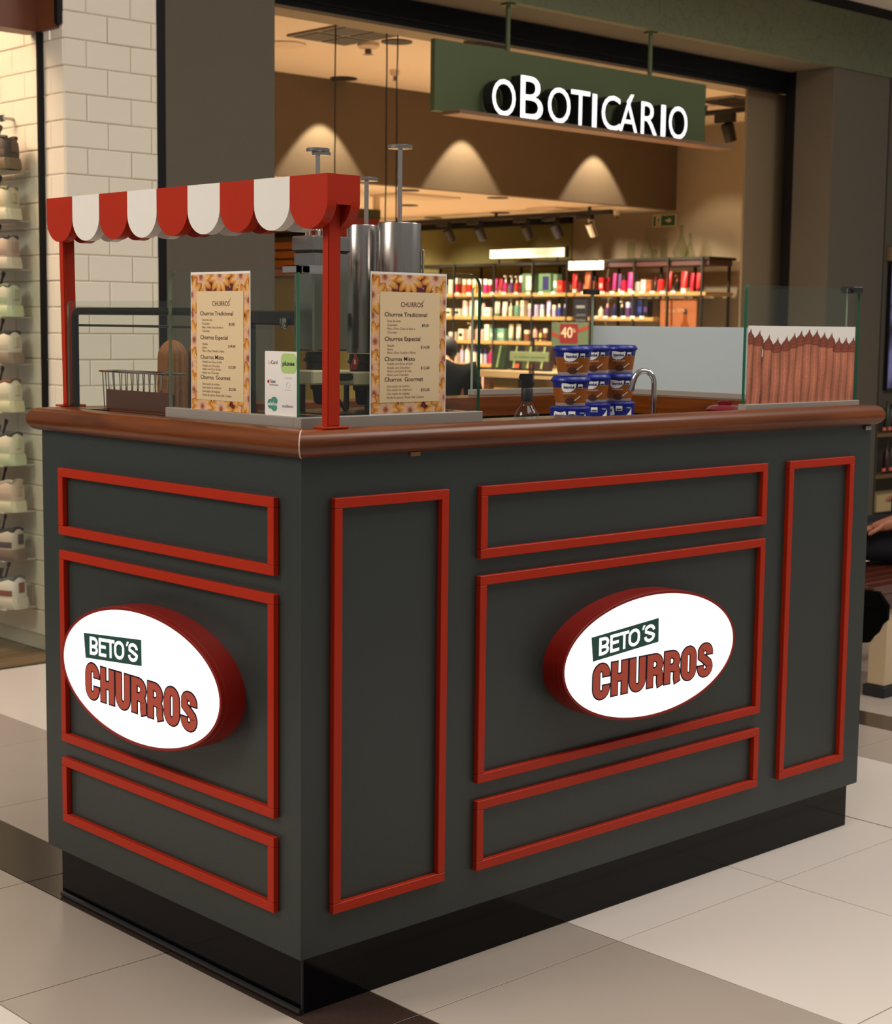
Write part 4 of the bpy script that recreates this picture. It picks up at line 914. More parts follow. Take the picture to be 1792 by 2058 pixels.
for k, (px, zb, lab) in enumerate(((673, 1.62, 'leftmost thin black cable hanging in the shop entrance'), (776, 1.45, 'middle thin black cable hanging in the shop entrance'), (797, 1.45, 'rightmost thin black cable hanging in the shop entrance'))):
    p = aty(px, 250, 3.70); r = random.Random(k)
    tag(MB().tube([(p.x + r.uniform(-.002, .002), 3.70, 2.614 - (2.614 - zb) * i / 12) for i in range(13)], .0032, 8).build('hanging_cable', M_blackm), lab, 'cable', 'cables in the shop entrance')
# spot track along the low ceiling
tk = wrap('light_track', 'long black lighting track under the low shop ceiling', 'lighting track')
TX, TZ = 7.62, 2.118
MB().box(TX - .02, TX + .02, 5.99, 8.7, TZ - .02, TZ + .012, .002).build('track_rail', M_blackm, tk)
for sy in (6.2, 7.2, 8.4): MB().box(TX - .008, TX + .008, sy, sy + .02, TZ + .0125, ZL - .0005).build('hanger', M_blackm, tk)
for k, (px, py, m) in enumerate(((900, 465, M_blackm), (962, 458, M_blackm), (1057, 452, M_blackm), (1116, 447, M_blackm), (1186, 440, M_chrome))):
    p = atx(px, py, TX); root = wrap('track_spotlight', ('black track spotlight, %s from the left on the shop track' % ('first', 'second', 'third', 'fourth')[k]) if k < 4 else 'shiny silver track spotlight at the near end of the track', 'spotlight', 'spotlights on the track')
    MB().box(TX - .022, TX + .022, p.y - .02, p.y + .13, TZ - .05, TZ - .0205, .002).build('adapter', M_blackm, root)
    MB().box(TX - .006, TX + .006, p.y + .005, p.y + .017, TZ - .10, TZ - .0505).build('yoke', m, root)
    hd = MB().lathe([(.030, -.055), (.036, -.05), (.040, .05), (.036, .055)], 0, 0, 20).build('lamp_head', m, root, smooth=True); hd.location = (TX + .02, p.y, TZ - .125); hd.rotation_euler = (0, radians(-32), 0)
t2 = wrap('light_track', 'short black lighting track with one spot right of the sign', 'lighting track'); p = atd(1462, 228, 11.2); tz = p.z
MB().box(p.x - .02, p.x + .02, p.y - .35, p.y + .22, tz, tz + .03, .002).build('track_rail', M_blackm, t2)
for d_ in (-.3, .18): MB().box(p.x - .006, p.x + .006, p.y + d_, p.y + d_ + .012, tz + .0305, ZC - .0005).build('hanger', M_blackm, t2)
r2_ = wrap('track_spotlight', 'black track spotlight hanging right of the green sign', 'spotlight', 'spotlights on the track')
MB().box(p.x - .02, p.x + .02, p.y - .06, p.y + .10, tz - .06, tz - .0005, .002).build('adapter', M_blackm, r2_); hd = MB().lathe([(.040, -.06), (.046, .05), (.040, .06)], 0, 0, 20).build('lamp_head', M_blackm, r2_, smooth=True); hd.location = (p.x + .02, p.y, tz - .125); hd.rotation_euler = (0, radians(-25), 0)

# ================================================================== SHELVING AND PRODUCTS
M_post = mat('black_shelf_steel', rgb(40, 36, 30), .5, .3); M_board = mat('pale_shelf_wood', rgb(196, 150, 90), .5, noise=.06, scale=8, stretch=(1, .2, 6))
PX_, PB = 7.90, 8.22
def shelving(label, y0, y1, zs, ztop, posts, deep):
    root = wrap('display_shelving', label, 'shelving')
    MB().box(PX_, PB, y0, y1, ztop - .022, ztop, .001).build('top_rail', M_post, root)
    for (zz, a, b) in zs: MB().box(PX_ - .01, PB, a, b, zz - .028, zz, .001).build('shelf_board', M_board, root)
    for yy in posts:
        MB().box(PX_ - .012, PX_ + .004, yy - .008, yy + .008, 0.001, ztop).build('front_post', M_post, root)
        MB().box(PB - .012, PB + .004, yy - .008, yy + .008, 0.001, ztop).build('rear_post', M_post, root)
    return root
S1, S2, S3, S4, S5 = 1.525, 1.336, 1.135, .942, .74
shA = shelving('tall open shelving of hair products against the green wall panel', 6.60, 8.60, [(S1, 6.60, 8.6), (S2, 6.62, 8.6), (S3, 6.8, 8.6), (S4, 6.9, 8.6), (S5, 6.6, 8.6)], 1.77, (6.68, 7.06, 7.50, 7.98, 8.5), 1)
shB = shelving('near open shelving of red bath products against the pale wall', 5.28, 6.585, [(S1, 5.30, 6.585), (S2, 5.79, 6.45)], 1.78, (5.34, 5.66, 5.99, 6.42), 0)
MB().box(PX_ + .02, PB - .02, 5.30, 6.5, 1.72, 1.757).build('top_shelf_panel', mat('dark_shelf_board', rgb(84, 50, 46), .5), shB)
PROD = {}
def pm(c):
    k = 'prod_%d_%d_%d' % c
    return mat(k, rgb(*c), .35, noise=.02, spec=.5)
COLN = {}
def product(kind, px, wpx, top, base, c1, c2, label, X_=7.96, name=None):
    p = atx(px, (top + 600) / 2, X_); d = (p - CAM).dot(_f); w_ = max(.02, wpx * d / FPX); zt_ = atx(px, top, X_).z; H = max(.03, zt_ - base - .002); r = w_ / 2; zb = base + .001; mb = MB(); n = 14
    cx_, cy_ = X_, p.y
    if kind == 'bottle':
        h1 = H * .72; mb.lathe([(r * .94, zb), (r, zb + .004), (r, zb + h1 * .9), (r * .55, zb + h1)], cx_, cy_, n); mb.cur = 1; mb.lathe([(r * .5, zb + h1 + .0003), (r * .5, zb + H)], cx_, cy_, n)
    elif kind == 'pump':
        h1 = H * .62; mb.lathe([(r * .94, zb), (r, zb + .004), (r, zb + h1 * .92), (r * .45, zb + h1)], cx_, cy_, n); mb.cur = 1; mb.lathe([(r * .4, zb + h1 + .0003), (r * .4, zb + h1 + H * .14), (r * .15, zb + h1 + H * .15), (r * .15, zb + H * .93)], cx_, cy_, n); mb.box(cx_ - r * 1.0, cx_ + r * .4, cy_ - r * .3, cy_ + r * .3, zb + H * .93, zb + H)
    elif kind == 'tube':
        h1 = H * .18; mb.cur = 1; mb.lathe([(r * .8, zb), (r * .8, zb + h1)], cx_, cy_, n); mb.cur = 0
        k = len(mb.v); mb.lathe([(r * .86, zb + h1 + .0003), (r, zb + h1 + H * .3), (r * 1.02, zb + H * .9), (r * 1.04, zb + H)], cx_, cy_, n)
        for q in range(k, len(mb.v)):
            v = mb.v[q]; t_ = max(0, (v[2] - zb - h1) / (H - h1)); mb.v[q] = (cx_ + (v[0] - cx_) * (1 - .85 * t_), v[1], v[2])
    elif kind == 'dome':
        mb.lathe([(r * .95, zb), (r, zb + .005), (r, zb + H * .55)] + [(r * cos(radians(a)), zb + H * .55 + H * .3 * sin(radians(a))) for a in (25, 50, 70)], cx_, cy_, n); mb.cur = 1; mb.lathe([(r * .34, zb + H * .835), (r * .34, zb + H)], cx_, cy_, n)
    elif kind == 'jar':
        mb.lathe([(r, zb), (r, zb + H * .66)], cx_, cy_, n); mb.cur = 1; mb.lathe([(r * 1.03, zb + H * .665), (r * 1.03, zb + H)], cx_, cy_, n)
    elif kind == 'can':
        mb.lathe([(r, zb), (r, zb + H * .62)], cx_, cy_, n); mb.cur = 1; mb.lathe([(r * .98, zb + H * .62 + .0003), (r * .98, zb + H * .97), (r * .9, zb + H)], cx_, cy_, n)
    elif kind == 'box':
        mb.box(cx_ - .03, cx_ + .03, cy_ - r * 1.25, cy_ + r * 1.25, zb, zb + H * .999, .001); mb.cur = 1; mb.box(cx_ - .0306, cx_ - .0301, cy_ - r * .9, cy_ + r * .9, zb + H * .3, zb + H * .62)
    elif kind == 'gift':
        mb.box(cx_ - .05, cx_ + .05, cy_ - r * 1.25, cy_ + r * 1.25, zb, zb + H, .002); mb.cur = 1; mb.box(cx_ - .0512, cx_ - .0502, cy_ - r * .95, cy_ + r * .35, zb + H * .14, zb + H * .86)
    o = mb.build(name or {'bottle': 'bottle', 'pump': 'pump_bottle', 'tube': 'cream_tube', 'dome': 'spray_bottle', 'jar': 'jar', 'can': 'spray_can', 'box': 'carton', 'gift': 'gift_box'}[kind], [pm(c1), pm(c2)], None, smooth=kind not in ('box', 'gift'))
    return o
WHT, CRM, NVY, RED, ORG, YEL, MAG, DRD, CRI, BLK, PNK, LIL, TEA, GRN, BRN, VIO, BLU, COP = (246, 240, 226), (246, 236, 206), (40, 42, 84), (206, 44, 44), (224, 104, 60), (240, 196, 96), (196, 40, 116), (104, 20, 34), (176, 24, 54), (26, 22, 24), (236, 178, 168), (196, 186, 222), (126, 182, 160), (96, 126, 92), (140, 84, 56), (92, 56, 110), (60, 74, 160), (176, 96, 60)
NM = {WHT: 'white', CRM: 'cream', NVY: 'navy', RED: 'red', ORG: 'orange', YEL: 'yellow', MAG: 'magenta', DRD: 'dark red', CRI: 'crimson', BLK: 'black', PNK: 'pink', LIL: 'lilac', TEA: 'teal', GRN: 'green', BRN: 'brown', VIO: 'violet', BLU: 'blue', COP: 'copper'}
KN = {'bottle': 'bottle', 'pump': 'pump bottle', 'tube': 'cream tube', 'dome': 'rounded spray bottle', 'jar': 'jar', 'can': 'capped bottle', 'box': 'carton', 'gift': 'gift box with clear front'}
ROWS = [
 ('top board of the far shelving', S1, 'products on the top board of the far shelving', [('can', 893, 12, 562, WHT, NVY), ('can', 907, 12, 562, WHT, CRM), ('can', 921, 14, 559, RED, WHT), ('can', 934, 10, 561, ORG, CRM), ('can', 944, 10, 561, RED, CRM), ('can', 954, 9, 561, YEL, CRM), ('can', 964, 9, 561, ORG, WHT), ('can', 976, 9, 561, MAG, WHT), ('can', 985, 8, 562, CRI, CRM), ('tube', 996, 10, 560, MAG, PNK), ('tube', 1006, 10, 560, CRI, PNK), ('pump', 1016, 9, 554, MAG, WHT), ('pump', 1028, 9, 554, VIO, WHT), ('pump', 1038, 8, 555, RED, CRM), ('can', 1048, 10, 554, DRD, WHT), ('gift', 1069, 27, 550, GRN, CRM), ('gift', 1102, 26, 550, GRN, NVY), ('box', 1120, 8, 551, GRN, WHT), ('box', 1129, 11, 564, RED, ORG), ('bottle', 1141, 8, 556, DRD, BLK)]),
 ('top board of the near shelving', S1, 'products on the top board of the near shelving', [('tube', 1155, 12, 550, RED, WHT), ('pump', 1166, 11, 553, DRD, BLK), ('tube', 1181, 14, 547, ORG, YEL), ('bottle', 1197, 15, 555, BRN, BLK), ('box', 1212, 9, 558, RED, PNK), ('bottle', 1223, 9, 557, DRD, CRI), ('tube', 1235, 9, 549, MAG, BRN), ('tube', 1245, 8, 550, VIO, PNK), ('bottle', 1254, 12, 553, CRI, BLK), ('tube', 1267, 13, 547, MAG, PNK), ('pump', 1282, 12, 553, PNK, BLK), ('box', 1297, 10, 562, PNK, CRM), ('box', 1308, 9, 562, BRN, ORG), ('bottle', 1317, 6, 555, BLK, DRD), ('bottle', 1328, 14, 551, RED, BLK), ('tube', 1344, 14, 545, RED, CRI), ('pump', 1360, 12, 553, BLK, BRN), ('tube', 1375, 16, 545, RED, WHT), ('tube', 1391, 10, 548, CRI, RED), ('tube', 1403, 10, 548, RED, DRD)]),
 ('second board of the far shelving', S2, 'products on the second board of the far shelving', [('box', 905, 13, 620, CRM, BLK), ('box', 922, 14, 620, WHT, BLK), ('can', 936, 12, 604, WHT, PNK), ('can', 948, 9, 602, CRM, PNK), ('can', 960, 11, 602, CRM, WHT), ('dome', 972, 8, 604, PNK, BLK), ('box', 983, 14, 618, WHT, TEA), ('tube', 1000, 13, 605, WHT, TEA), ('tube', 1015, 13, 606, WHT, WHT), ('pump', 1027, 9, 602, CRM, WHT), ('bottle', 1040, 13, 604, TEA, CRM), ('box', 1054, 7, 604, CRM, LIL), ('can', 1067, 11, 610, LIL, WHT), ('can', 1079, 10, 612, LIL, LIL), ('can', 1090, 9, 612, WHT, LIL), ('tube', 1103, 10, 603, LIL, WHT), ('can', 1114, 8, 613, LIL, CRM), ('bottle', 1124, 8, 611, BLU, WHT), ('bottle', 1136, 9, 611, NVY, LIL)]),
 ('second board of the near shelving', S2, 'products on the second board of the near shelving', [('dome', 1208, 11, 616, CRM, WHT), ('bottle', 1221, 10, 610, VIO, PNK), ('bottle', 1235, 11, 611, NVY, VIO), ('pump', 1250, 10, 605, BLK, CRM), ('can', 1263, 11, 607, VIO, LIL), ('box', 1278, 10, 603, NVY, VIO), ('box', 1290, 10, 603, NVY, BLU), ('box', 1302, 9, 604, BLK, VIO)]),
 ('third board of the far shelving', S3, 'products on the third board of the far shelving', [('box', 914, 16, 667, WHT, PNK), ('box', 931, 11, 661, CRM, BLK), ('pump', 946, 14, 648, PNK, CRM), ('bottle', 960, 9, 652, PNK, BRN), ('bottle', 971, 9, 653, PNK, BLK), ('box', 983, 9, 652, CRM, WHT), ('box', 995, 12, 660, TEA, WHT), ('box', 1011, 16, 660, TEA, CRM), ('tube', 1028, 12, 651, CRM, TEA), ('tube', 1043, 12, 651, WHT, TEA), ('jar', 1060, 12, 663, BRN, CRM), ('dome', 1076, 11, 656, PNK, BRN), ('bottle', 1087, 6, 662, YEL, BRN), ('jar', 1097, 9, 660, BRN, WHT)]),
 ('fourth board of the far shelving', S4, 'products on the fourth board of the far shelving', [('box', 918, 12, 708, CRM, PNK), ('dome', 930, 9, 693, LIL, WHT), ('dome', 941, 11, 693, WHT, LIL), ('can', 955, 10, 694, WHT, VIO), ('can', 968, 8, 700, WHT, NVY), ('can', 977, 8, 700, LIL, NVY), ('pump', 988, 11, 694, MAG, PNK)]),
 ('lowest board of the far shelving', S5, 'products on the lowest board of the far shelving', [('jar', 935, 9, 745, PNK, CRM), ('jar', 946, 9, 745, WHT, PNK), ('bottle', 959, 14, 738, PNK, WHT), ('jar', 973, 8, 744, PNK, BRN)])]
seen = {}
for (where, zz, grp, items) in ROWS:
    for i, it in enumerate(items):
        kind, px, wp, top, c1, c2 = it
        lab = '%s %s with %s %s, on the %s' % (NM[c1], KN[kind], NM[c2], 'front' if kind in ('gift',) else ('print' if kind == 'box' else 'cap'), where)
        if i > 0:
            pr = items[i - 1]; l2 = '%s %s with %s %s beside the %s %s, %s' % (NM[c1], KN[kind].split(' with')[0], NM[c2], 'print' if kind in ('box', 'gift') else 'cap', NM[pr[4]], KN[pr[0]].split(' with')[0], where)
        else: l2 = '%s %s with %s %s at the left end, %s' % (NM[c1], KN[kind].split(' with')[0], NM[c2], 'print' if kind in ('box', 'gift') else 'cap', where)
        ws_ = l2.split()
        if len(ws_) > 16: l2 = l2.replace(' of the', ',').replace('beside the', 'by')
        if l2 in seen: l2 = l2.replace('beside', 'right beside')
        seen[l2] = 1
        tag(product(kind, px, wp, top, zz, c1, c2, l2), l2, KN[kind].split(' with')[0].split()[-1], grp)
# price tickets on the board edges
for (where, y0, y1, zz, n_) in (('near shelving', 5.45, 6.55, S1, 11), ('near shelving lower board', 5.85, 6.4, S2, 6), ('far shelving', 6.75, 8.0, S1, 9)):
    for i in range(n_):
        yy = y0 + (y1 - y0) * (i + .5) / n_
        tag(MB().box(PX_ - .016, PX_ - .0105, yy - .022, yy + .022, zz - .012, zz + .008).build('price_ticket', M_white), 'white price ticket, %s from the left end of the %s' % (('first', 'second', 'third', 'fourth', 'fifth', 'sixth', 'seventh', 'eighth', 'ninth', 'tenth', 'eleventh')[n_ - 1 - i], where), 'ticket', 'price tickets on the %s' % where)
# header signs
hs = wrap('header_sign', 'long lit header sign reading CORPO E CABELO above the far shelving', 'sign')
a_, b_ = atx(987, 500, PX_), atx(1140, 496, PX_); zt_, zb_ = 1.889, 1.803
MB().box(PX_ - .02, PX_ + .02, b_.y, a_.y, zb_, zt_, .001).build('sign_box', M_post, hs)
MB().box(PX_ - .0225, PX_ - .0205, b_.y + .012, a_.y - .006, zb_ + .004, zt_ - .010).build('lit_panel', mat('warm_lit_panel', rgb(250, 226, 190), .5, noise=0, emit=.85, ecol=(1, .76, .50, 1)), hs)
mb = MB(); text(mb, 'CORPO E CABELO', (PX_ - .0235, a_.y - .20, zb_ + .026), -Y, Z, -X, .47, .032, -.004); mb.build('lettering', mat('tan_ink', rgb(176, 120, 84), .6), hs)
for yy in (a_.y - .1, b_.y + .1): MB().box(PX_ - .006, PX_ + .006, yy, yy + .012, 1.7705, zb_ - .0005).build('stand_post', M_post, hs)
ns = wrap('brand_sign', 'small lit plate reading nativa SPA hung on the near shelving', 'sign'); a_, b_ = atx(1143, 525, PX_ - .03), atx(1213, 524, PX_ - .03)
MB().box(PX_ - .035, PX_ - .025, b_.y, a_.y, 1.700, 1.768, .002).build('plate', mat('white_lit_plate', rgb(252, 244, 222), .5, noise=0, emit=1.0, ecol=(1, .9, .7, 1)), ns)
mb = MB(); text(mb, 'nativa SPA', (PX_ - .0356, a_.y - .07, 1.722), -Y, Z, -X, .22, .026, -.004); mb.build('lettering', mat('tan_ink', rgb(176, 120, 84), .6), ns)
for yy in (a_.y - .06, b_.y + .06): MB().box(PX_ - .0355, PX_ - .0125, yy, yy + .012, 1.752, 1.775).build('hook', M_post, ns)
# copper picture, dark card and 40% poster
cp = wrap('copper_poster', 'copper coloured poster of a bottle standing on the near shelving', 'poster'); ya, yb_ = atx(1327, 625, 7.95).y, atx(1400, 625, 7.95).y
MB().box(7.945, 7.96, yb_, ya, 1.02, 1.478, .001).build('board', mat('copper_print', rgb(176, 104, 66), .4, noise=.12, scale=3), cp)
pc = (ya * .3 + yb_ * .7); MB().prism([(-.04, 1.06), (.04, 1.06), (.04, 1.28), (.02, 1.31), (.02, 1.36), (-.02, 1.36), (-.02, 1.31), (-.04, 1.28)], (7.9445, pc, 0), Y, Z, X, 0).build('bottle_print', mat('amber_print', rgb(140, 72, 30), .3), cp)
MB().prism([(-.02, 1.361), (.02, 1.361), (.014, 1.40), (-.014, 1.40)], (7.9445, pc, 0), Y, Z, X, 0).build('cap_print', M_blackm, cp)
mb = MB(); text(mb, 'nativa SPA', (7.9440, ya - .04, 1.375), -Y, Z, -X, .20, .028, -.004); mb.build('lettering', mat('tan_light_ink', rgb(214, 176, 140), .6), cp)
MB().box(7.961, 8.0, (ya + yb_) / 2 - .05, (ya + yb_) / 2 + .05, 0.001, 1.2).build('stand', M_post, cp)
dk = wrap('dark_card', 'dark navy text card between the two shelving units', 'card'); ya, yb_ = atx(1153, 625, 7.93).y, atx(1183, 625, 7.93).y
MB().box(7.925, 7.935, yb_, ya, 1.12, 1.49, .001).build('board', pm((44, 44, 56)), dk); M_pale = mat('pale_print', rgb(150, 150, 150), .6)
for k, (s_, zz) in enumerate((('NATIVA', 1.40), ('ROSA', 1.36), ('INTENSA', 1.32))): mb = MB(); text(mb, s_, (7.924, ya - .03, zz - .06), -Y, Z, -X, .10, .018, 0); mb.build('text_line', M_pale, dk)
MB().box(7.924, 7.9246, ya - .12, ya - .03, 1.405, 1.425).build('print_bar', M_pale, dk)
MB().box(7.936, 7.96, (ya + yb_) / 2 - .03, (ya + yb_) / 2 + .03, 0.001, 1.3).build('stand', M_post, dk)

# glass flasks on top of the near shelving
M_fl = glass('flask_glass', (.80, .84, .74), 1.8)
def flask(name, label, px, wb, top, base, neck, kind, FX=8.02):
    p = atx(px, 505, FX); d = (p - CAM).dot(_f); r = wb * d / FPX / 2; zt_ = atx(px, top, FX).z; zb = 1.7805; H = zt_ - zb
    if kind == 'cone': pr = [(r * .9, zb), (r, zb + H * .06), (r * .95, zb + H * .12), (neck * r, zb + H * .68), (neck * r, zb + H * .95), (neck * r * 1.5, zb + H)]
    elif kind == 'bulb': pr = [(r * .7, zb), (r, zb + H * .12), (r * .98, zb + H * .2), (neck * r * 1.1, zb + H * .66), (neck * r, zb + H * .8), (neck * r * 1.6, zb + H)]
    else: pr = [(r, zb), (r, zb + H)]
    o = MB().lathe(pr, FX, p.y, 24, cap=False).build(name, M_fl, None, smooth=True)
    k = len(o.data.vertices)
    tag(o, label, 'flask' if kind != 'cyl' else 'glass', 'laboratory glassware on the near shelving'); return o
flask('glass_cylinder', 'plain tall glass cylinder at the left of the shelf top', 1268, 16, 486, 515, 1, 'cyl')
flask('conical_flask', 'slim conical glass flask with long neck below the exit sign', 1300, 28, 458, 514, .24, 'cone')
flask('glass_tumbler', 'low glass tumbler between the flasks on the shelf top', 1315, 12, 500, 514, 1, 'cyl')
flask('glass_cylinder', 'tall glass cylinder between the two flasks on the shelf top', 1334, 15, 478, 513, 1, 'cyl')
flask('round_flask', 'largest round bottomed flask with green rim right of the exit sign', 1368, 33, 452, 513, .22, 'bulb')
flask('conical_flask', 'small conical glass flask at the right end of the shelf top', 1386, 22, 468, 513, .25, 'cone', 8.15)
# exit sign
ex = wrap('exit_sign', 'green emergency exit sign with running figure and arrow on the wall', 'sign'); ya, yb_ = 6.150, 5.918; z0, z1 = 2.036, 2.130
MB().box(XW - .012, XW - .0005, yb_, ya, z0, z1, .001).build('white_border', M_wp, ex); xs_ = XW - .0125
MB().box(xs_ - .0005, xs_, yb_ + .008, ya - .008, z0 + .008, z1 - .008).build('green_field', pm((24, 84, 60)), ex)
MB().box(xs_ - .0012, xs_ - .0006, ya - .085, ya - .035, z0 + .012, z1 - .012).build('door_symbol', M_wp, ex)
mb = MB(); xf = xs_ - .0018
def P2(u, v): return (xf, ya - u, z0 + v)
for poly in ([(.062, .070), (.068, .070), (.068, .076), (.062, .076)], [(.052, .046), (.066, .046), (.068, .066), (.056, .066)], [(.044, .060), (.056, .066), (.054, .060), (.046, .054)], [(.066, .066), (.076, .054), (.073, .050), (.064, .058)], [(.054, .048), (.060, .046), (.052, .028), (.042, .018), (.040, .022), (.048, .032)], [(.060, .047), (.066, .046), (.070, .032), (.064, .016), (.059, .018), (.064, .032)]): mb.add([P2(*q) for q in poly], [tuple(range(len(poly)))])
mb.build('running_figure', pm((24, 84, 60)), ex)
MB().add([P2(*q) for q in ((.130, .040), (.160, .040), (.160, .026), (.190, .047), (.160, .068), (.160, .054), (.130, .054))], [tuple(range(7))]).build('arrow', M_wp, ex)

# ================================================================== SHOP TABLE, GIFTS, OFFER SIGN
tb = wrap('display_table', 'pale wooden gift display table in the middle of the shop', 'table')
MB().box(5.80, 6.62, 4.85, 5.53, .927, .972, .003).build('tabletop', mat('pale_table_wood', rgb(176, 150, 116), .5, noise=.08, scale=6), tb)
MB().box(5.885, 6.55, 4.90, 5.50, .70, .725, .002).build('lower_shelf', mat('brown_table_wood', rgb(110, 74, 46), .5), tb)
for (a, b) in ((5.83, 5.45), (6.555, 5.45), (5.83, 4.88), (6.555, 4.88)): MB().box(a, a + .05, b, b + .05, 0.001, .9265, .002).build('leg', mat('brown_table_wood', rgb(110, 74, 46), .5), tb)
M_dg = mat('dark_green_box', rgb(38, 56, 38), .4); M_rib = mat('pale_green_ribbon', rgb(150, 170, 112), .4); M_tick = mat('orange_ticket', rgb(226, 84, 54), .5)
def gift(label, x, y, z, w_, d_, h_, tilt, c, ticket=True, grp='gift boxes on the display table'):
    root = thing('gift_box', label, 'gift box', (x, y, z), grp)
    b_ = MB().box(-d_ / 2, d_ / 2, -w_ / 2, w_ / 2, 0, h_, .003).build('box', c, root)
    r_ = MB().box(-d_ / 2 - .002, -d_ / 2 - .0003, -w_ * .06, w_ * .06, .002, h_ - .002).build('ribbon', M_rib, root)
    tk_ = MB().box(-d_ / 2 - .003, -d_ / 2 - .0006, -w_ * .42, -w_ * .10, .004, h_ * .2).build('ticket', M_tick, root) if ticket else None
    for o in (b_, r_, tk_):
        if o: o.rotation_euler = (0, radians(tilt), 0); o.location.z = d_ / 2 * sin(radians(tilt))
    return root
for k, (px, lab, c) in enumerate(((1003, 'dark green tilted gift box at the left end of the display table', M_dg), (1036, 'near black tilted gift box with orange ticket, second on the display table', M_blackm), (1064, 'olive green tilted gift box with orange ticket, third on the display table', mat('olive_box', rgb(66, 62, 36), .4)), (1092, 'dark plum tilted gift box, fourth on the display table', mat('plum_box', rgb(48, 30, 34), .4)))):
    p = atx(px, 742, 5.93); gift(lab, 5.93, p.y, .9735, .115, .05, .15, 14, c, k in (1, 2))
for k, (px, lab) in enumerate(((1006, 'dark green gift box on the lower table shelf at its left end'), (1041, 'green gift box with ribbon in the middle of the lower table shelf'), (1078, 'olive gift box at the right of the lower table shelf'))):
    p = atx(px, 790, 5.96); gift(lab, 5.97, p.y, .7265, .12, .08, .11, 0, (M_dg, mat('mid_green_box', rgb(84, 104, 66), .4), mat('olive_box', rgb(66, 62, 36), .4))[k], False)
pkx = tag(MB().box(5.45, 5.55, 5.35, 5.52, .001, .86, .003).build('display_plinth', mat('brown_plinth', rgb(120, 80, 52), .5)), 'brown display plinth left of the gift table', 'plinth')
gift('pale pink box with green ribbon lying on the brown display plinth', 5.50, 5.435, .862, .15, .09, .06, 0, mat('pale_pink_box', rgb(206, 176, 160), .4), False, 'gift boxes on the display table')
fr = wrap('sign_frame', 'black metal sign frame holding the offer poster above the gift table', 'sign stand')
q = lambda px, py: atx(px, py, 5.70)
yl_, yr_ = q(1071, 700).y, q(1192, 700).y; zt1, zb1 = q(1100, 679).z, q(1100, 752).z
for yy in (yl_, yr_): MB().box(5.695, 5.708, yy - .006, yy + .006, 0.013, zt1).build('upright', M_blackm, fr)
for zz in (zt1, zb1): MB().box(5.6955, 5.7075, yr_ + .0062, yl_ - .0062, zz - .012, zz).build('crossbar', M_blackm, fr)
MB().box(5.66, 5.74, yr_ - .05, yl_ + .05, .0005, .0125).build('foot_plate', M_blackm, fr)
ca = wrap('message_card', 'pale green message card reading O melhor presente at the gift table', 'card')
a1, a2 = q(1033, 706), q(1110, 727)
MB().box(5.66, 5.668, a2.y, a1.y, a2.z, a1.z, .001).build('card', mat('pale_green_card', rgb(128, 142, 106), .5), ca)
for k, s_ in enumerate(('O melhor presente', 'momento de natal')): mb = MB(); text(mb, s_, (5.6593, a1.y - .04, a1.z - .04 - .032 * k), -Y, Z, -X, .27, .016, 0); mb.build('text_line', mat('dark_green_ink', rgb(52, 66, 48), .6), ca)
MB().box(5.6685, 5.6775, (a1.y + a2.y) / 2 - .006, (a1.y + a2.y) / 2 + .006, .001, a2.z + .05).build('stem', M_blackm, ca)
op = wrap('offer_poster', 'grey green offer poster with a red square reading 40% and red ribbon', 'poster')
a1, a2 = q(1114, 648), q(1187, 698)
MB().box(5.675, 5.683, a2.y, a1.y, a2.z, a1.z, .001).build('sheet', mat('grey_green_print', rgb(92, 106, 84), .5), op)
r1, r2 = q(1131, 651), q(1166, 690)
MB().add([(5.6742, a1.y, q(1114, 665).z), (5.6742, a1.y, q(1114, 674).z), (5.6742, r1.y, q(1131, 681).z), (5.6742, r1.y, q(1131, 674).z)], [(0, 1, 2, 3)]).build('left_ribbon', mat('red_ribbon_print', rgb(150, 54, 46), .5), op)
MB().add([(5.6742, r2.y, q(1166, 661).z), (5.6742, r2.y, q(1166, 668).z), (5.6742, a2.y, q(1187, 662).z), (5.6742, a2.y, q(1187, 654).z)], [(0, 1, 2, 3)]).build('right_ribbon', mat('red_ribbon_print', rgb(150, 54, 46), .5), op)
MB().box(5.6735, 5.6748, r2.y, r1.y, r2.z, r1.z).build('red_square', mat('dark_red_print', rgb(120, 28, 34), .5), op)
mb = MB(); t0 = q(1133, 678); text(mb, '40', (5.673, t0.y, t0.z), -Y, Z, -X, (q(1133, 678).y - q(1156, 678).y), .062, .01); text(mb, '%', (5.673, q(1157, 668).y, q(1157, 668).z), -Y, Z, -X, .022, .022, 0); mb.build('number_lettering', mat('cream_ink', rgb(214, 196, 168), .5), op)['kind'] = 'stuff'
MB().box(5.6835, 5.6945, (a1.y + a2.y) / 2 - .02, (a1.y + a2.y) / 2 + .02, zt1 - .011, a1.z - .02).build('bracket', M_blackm, op)
# hanging screen and slatted panel deep in the shop
hs2 = wrap('hanging_screen', 'dark reddish hanging picture panel under the low ceiling behind the plungers', 'screen')
a1, a2 = aty(672, 400, 6.6), aty(763, 445, 6.6)
zt_ = ZL - .0005
MB().box(a1.x, a2.x, 6.6, 6.63, 1.80, 2.055, .001).build('panel', mat('dark_red_print', rgb(78, 40, 28), .5), hs2)
MB().box(a1.x, a2.x, 6.592, 6.5995, 1.99, 2.055).build('green_top_band', mat('dark_olive_print', rgb(52, 54, 28), .5), hs2)
for xx in (a1.x + .02, a2.x - .02): MB().box(xx - .02, xx + .02, 6.601, 6.629, 2.0555, zt_).build('hanger', M_wp, hs2)
sl = wrap('slatted_panel', 'brown wooden slatted panel at the far left end of the shop wall', 'panel')
MB().box(8.24, 8.287, 10.55, 11.1, 1.70, 2.06).build('backing', M_post, sl)
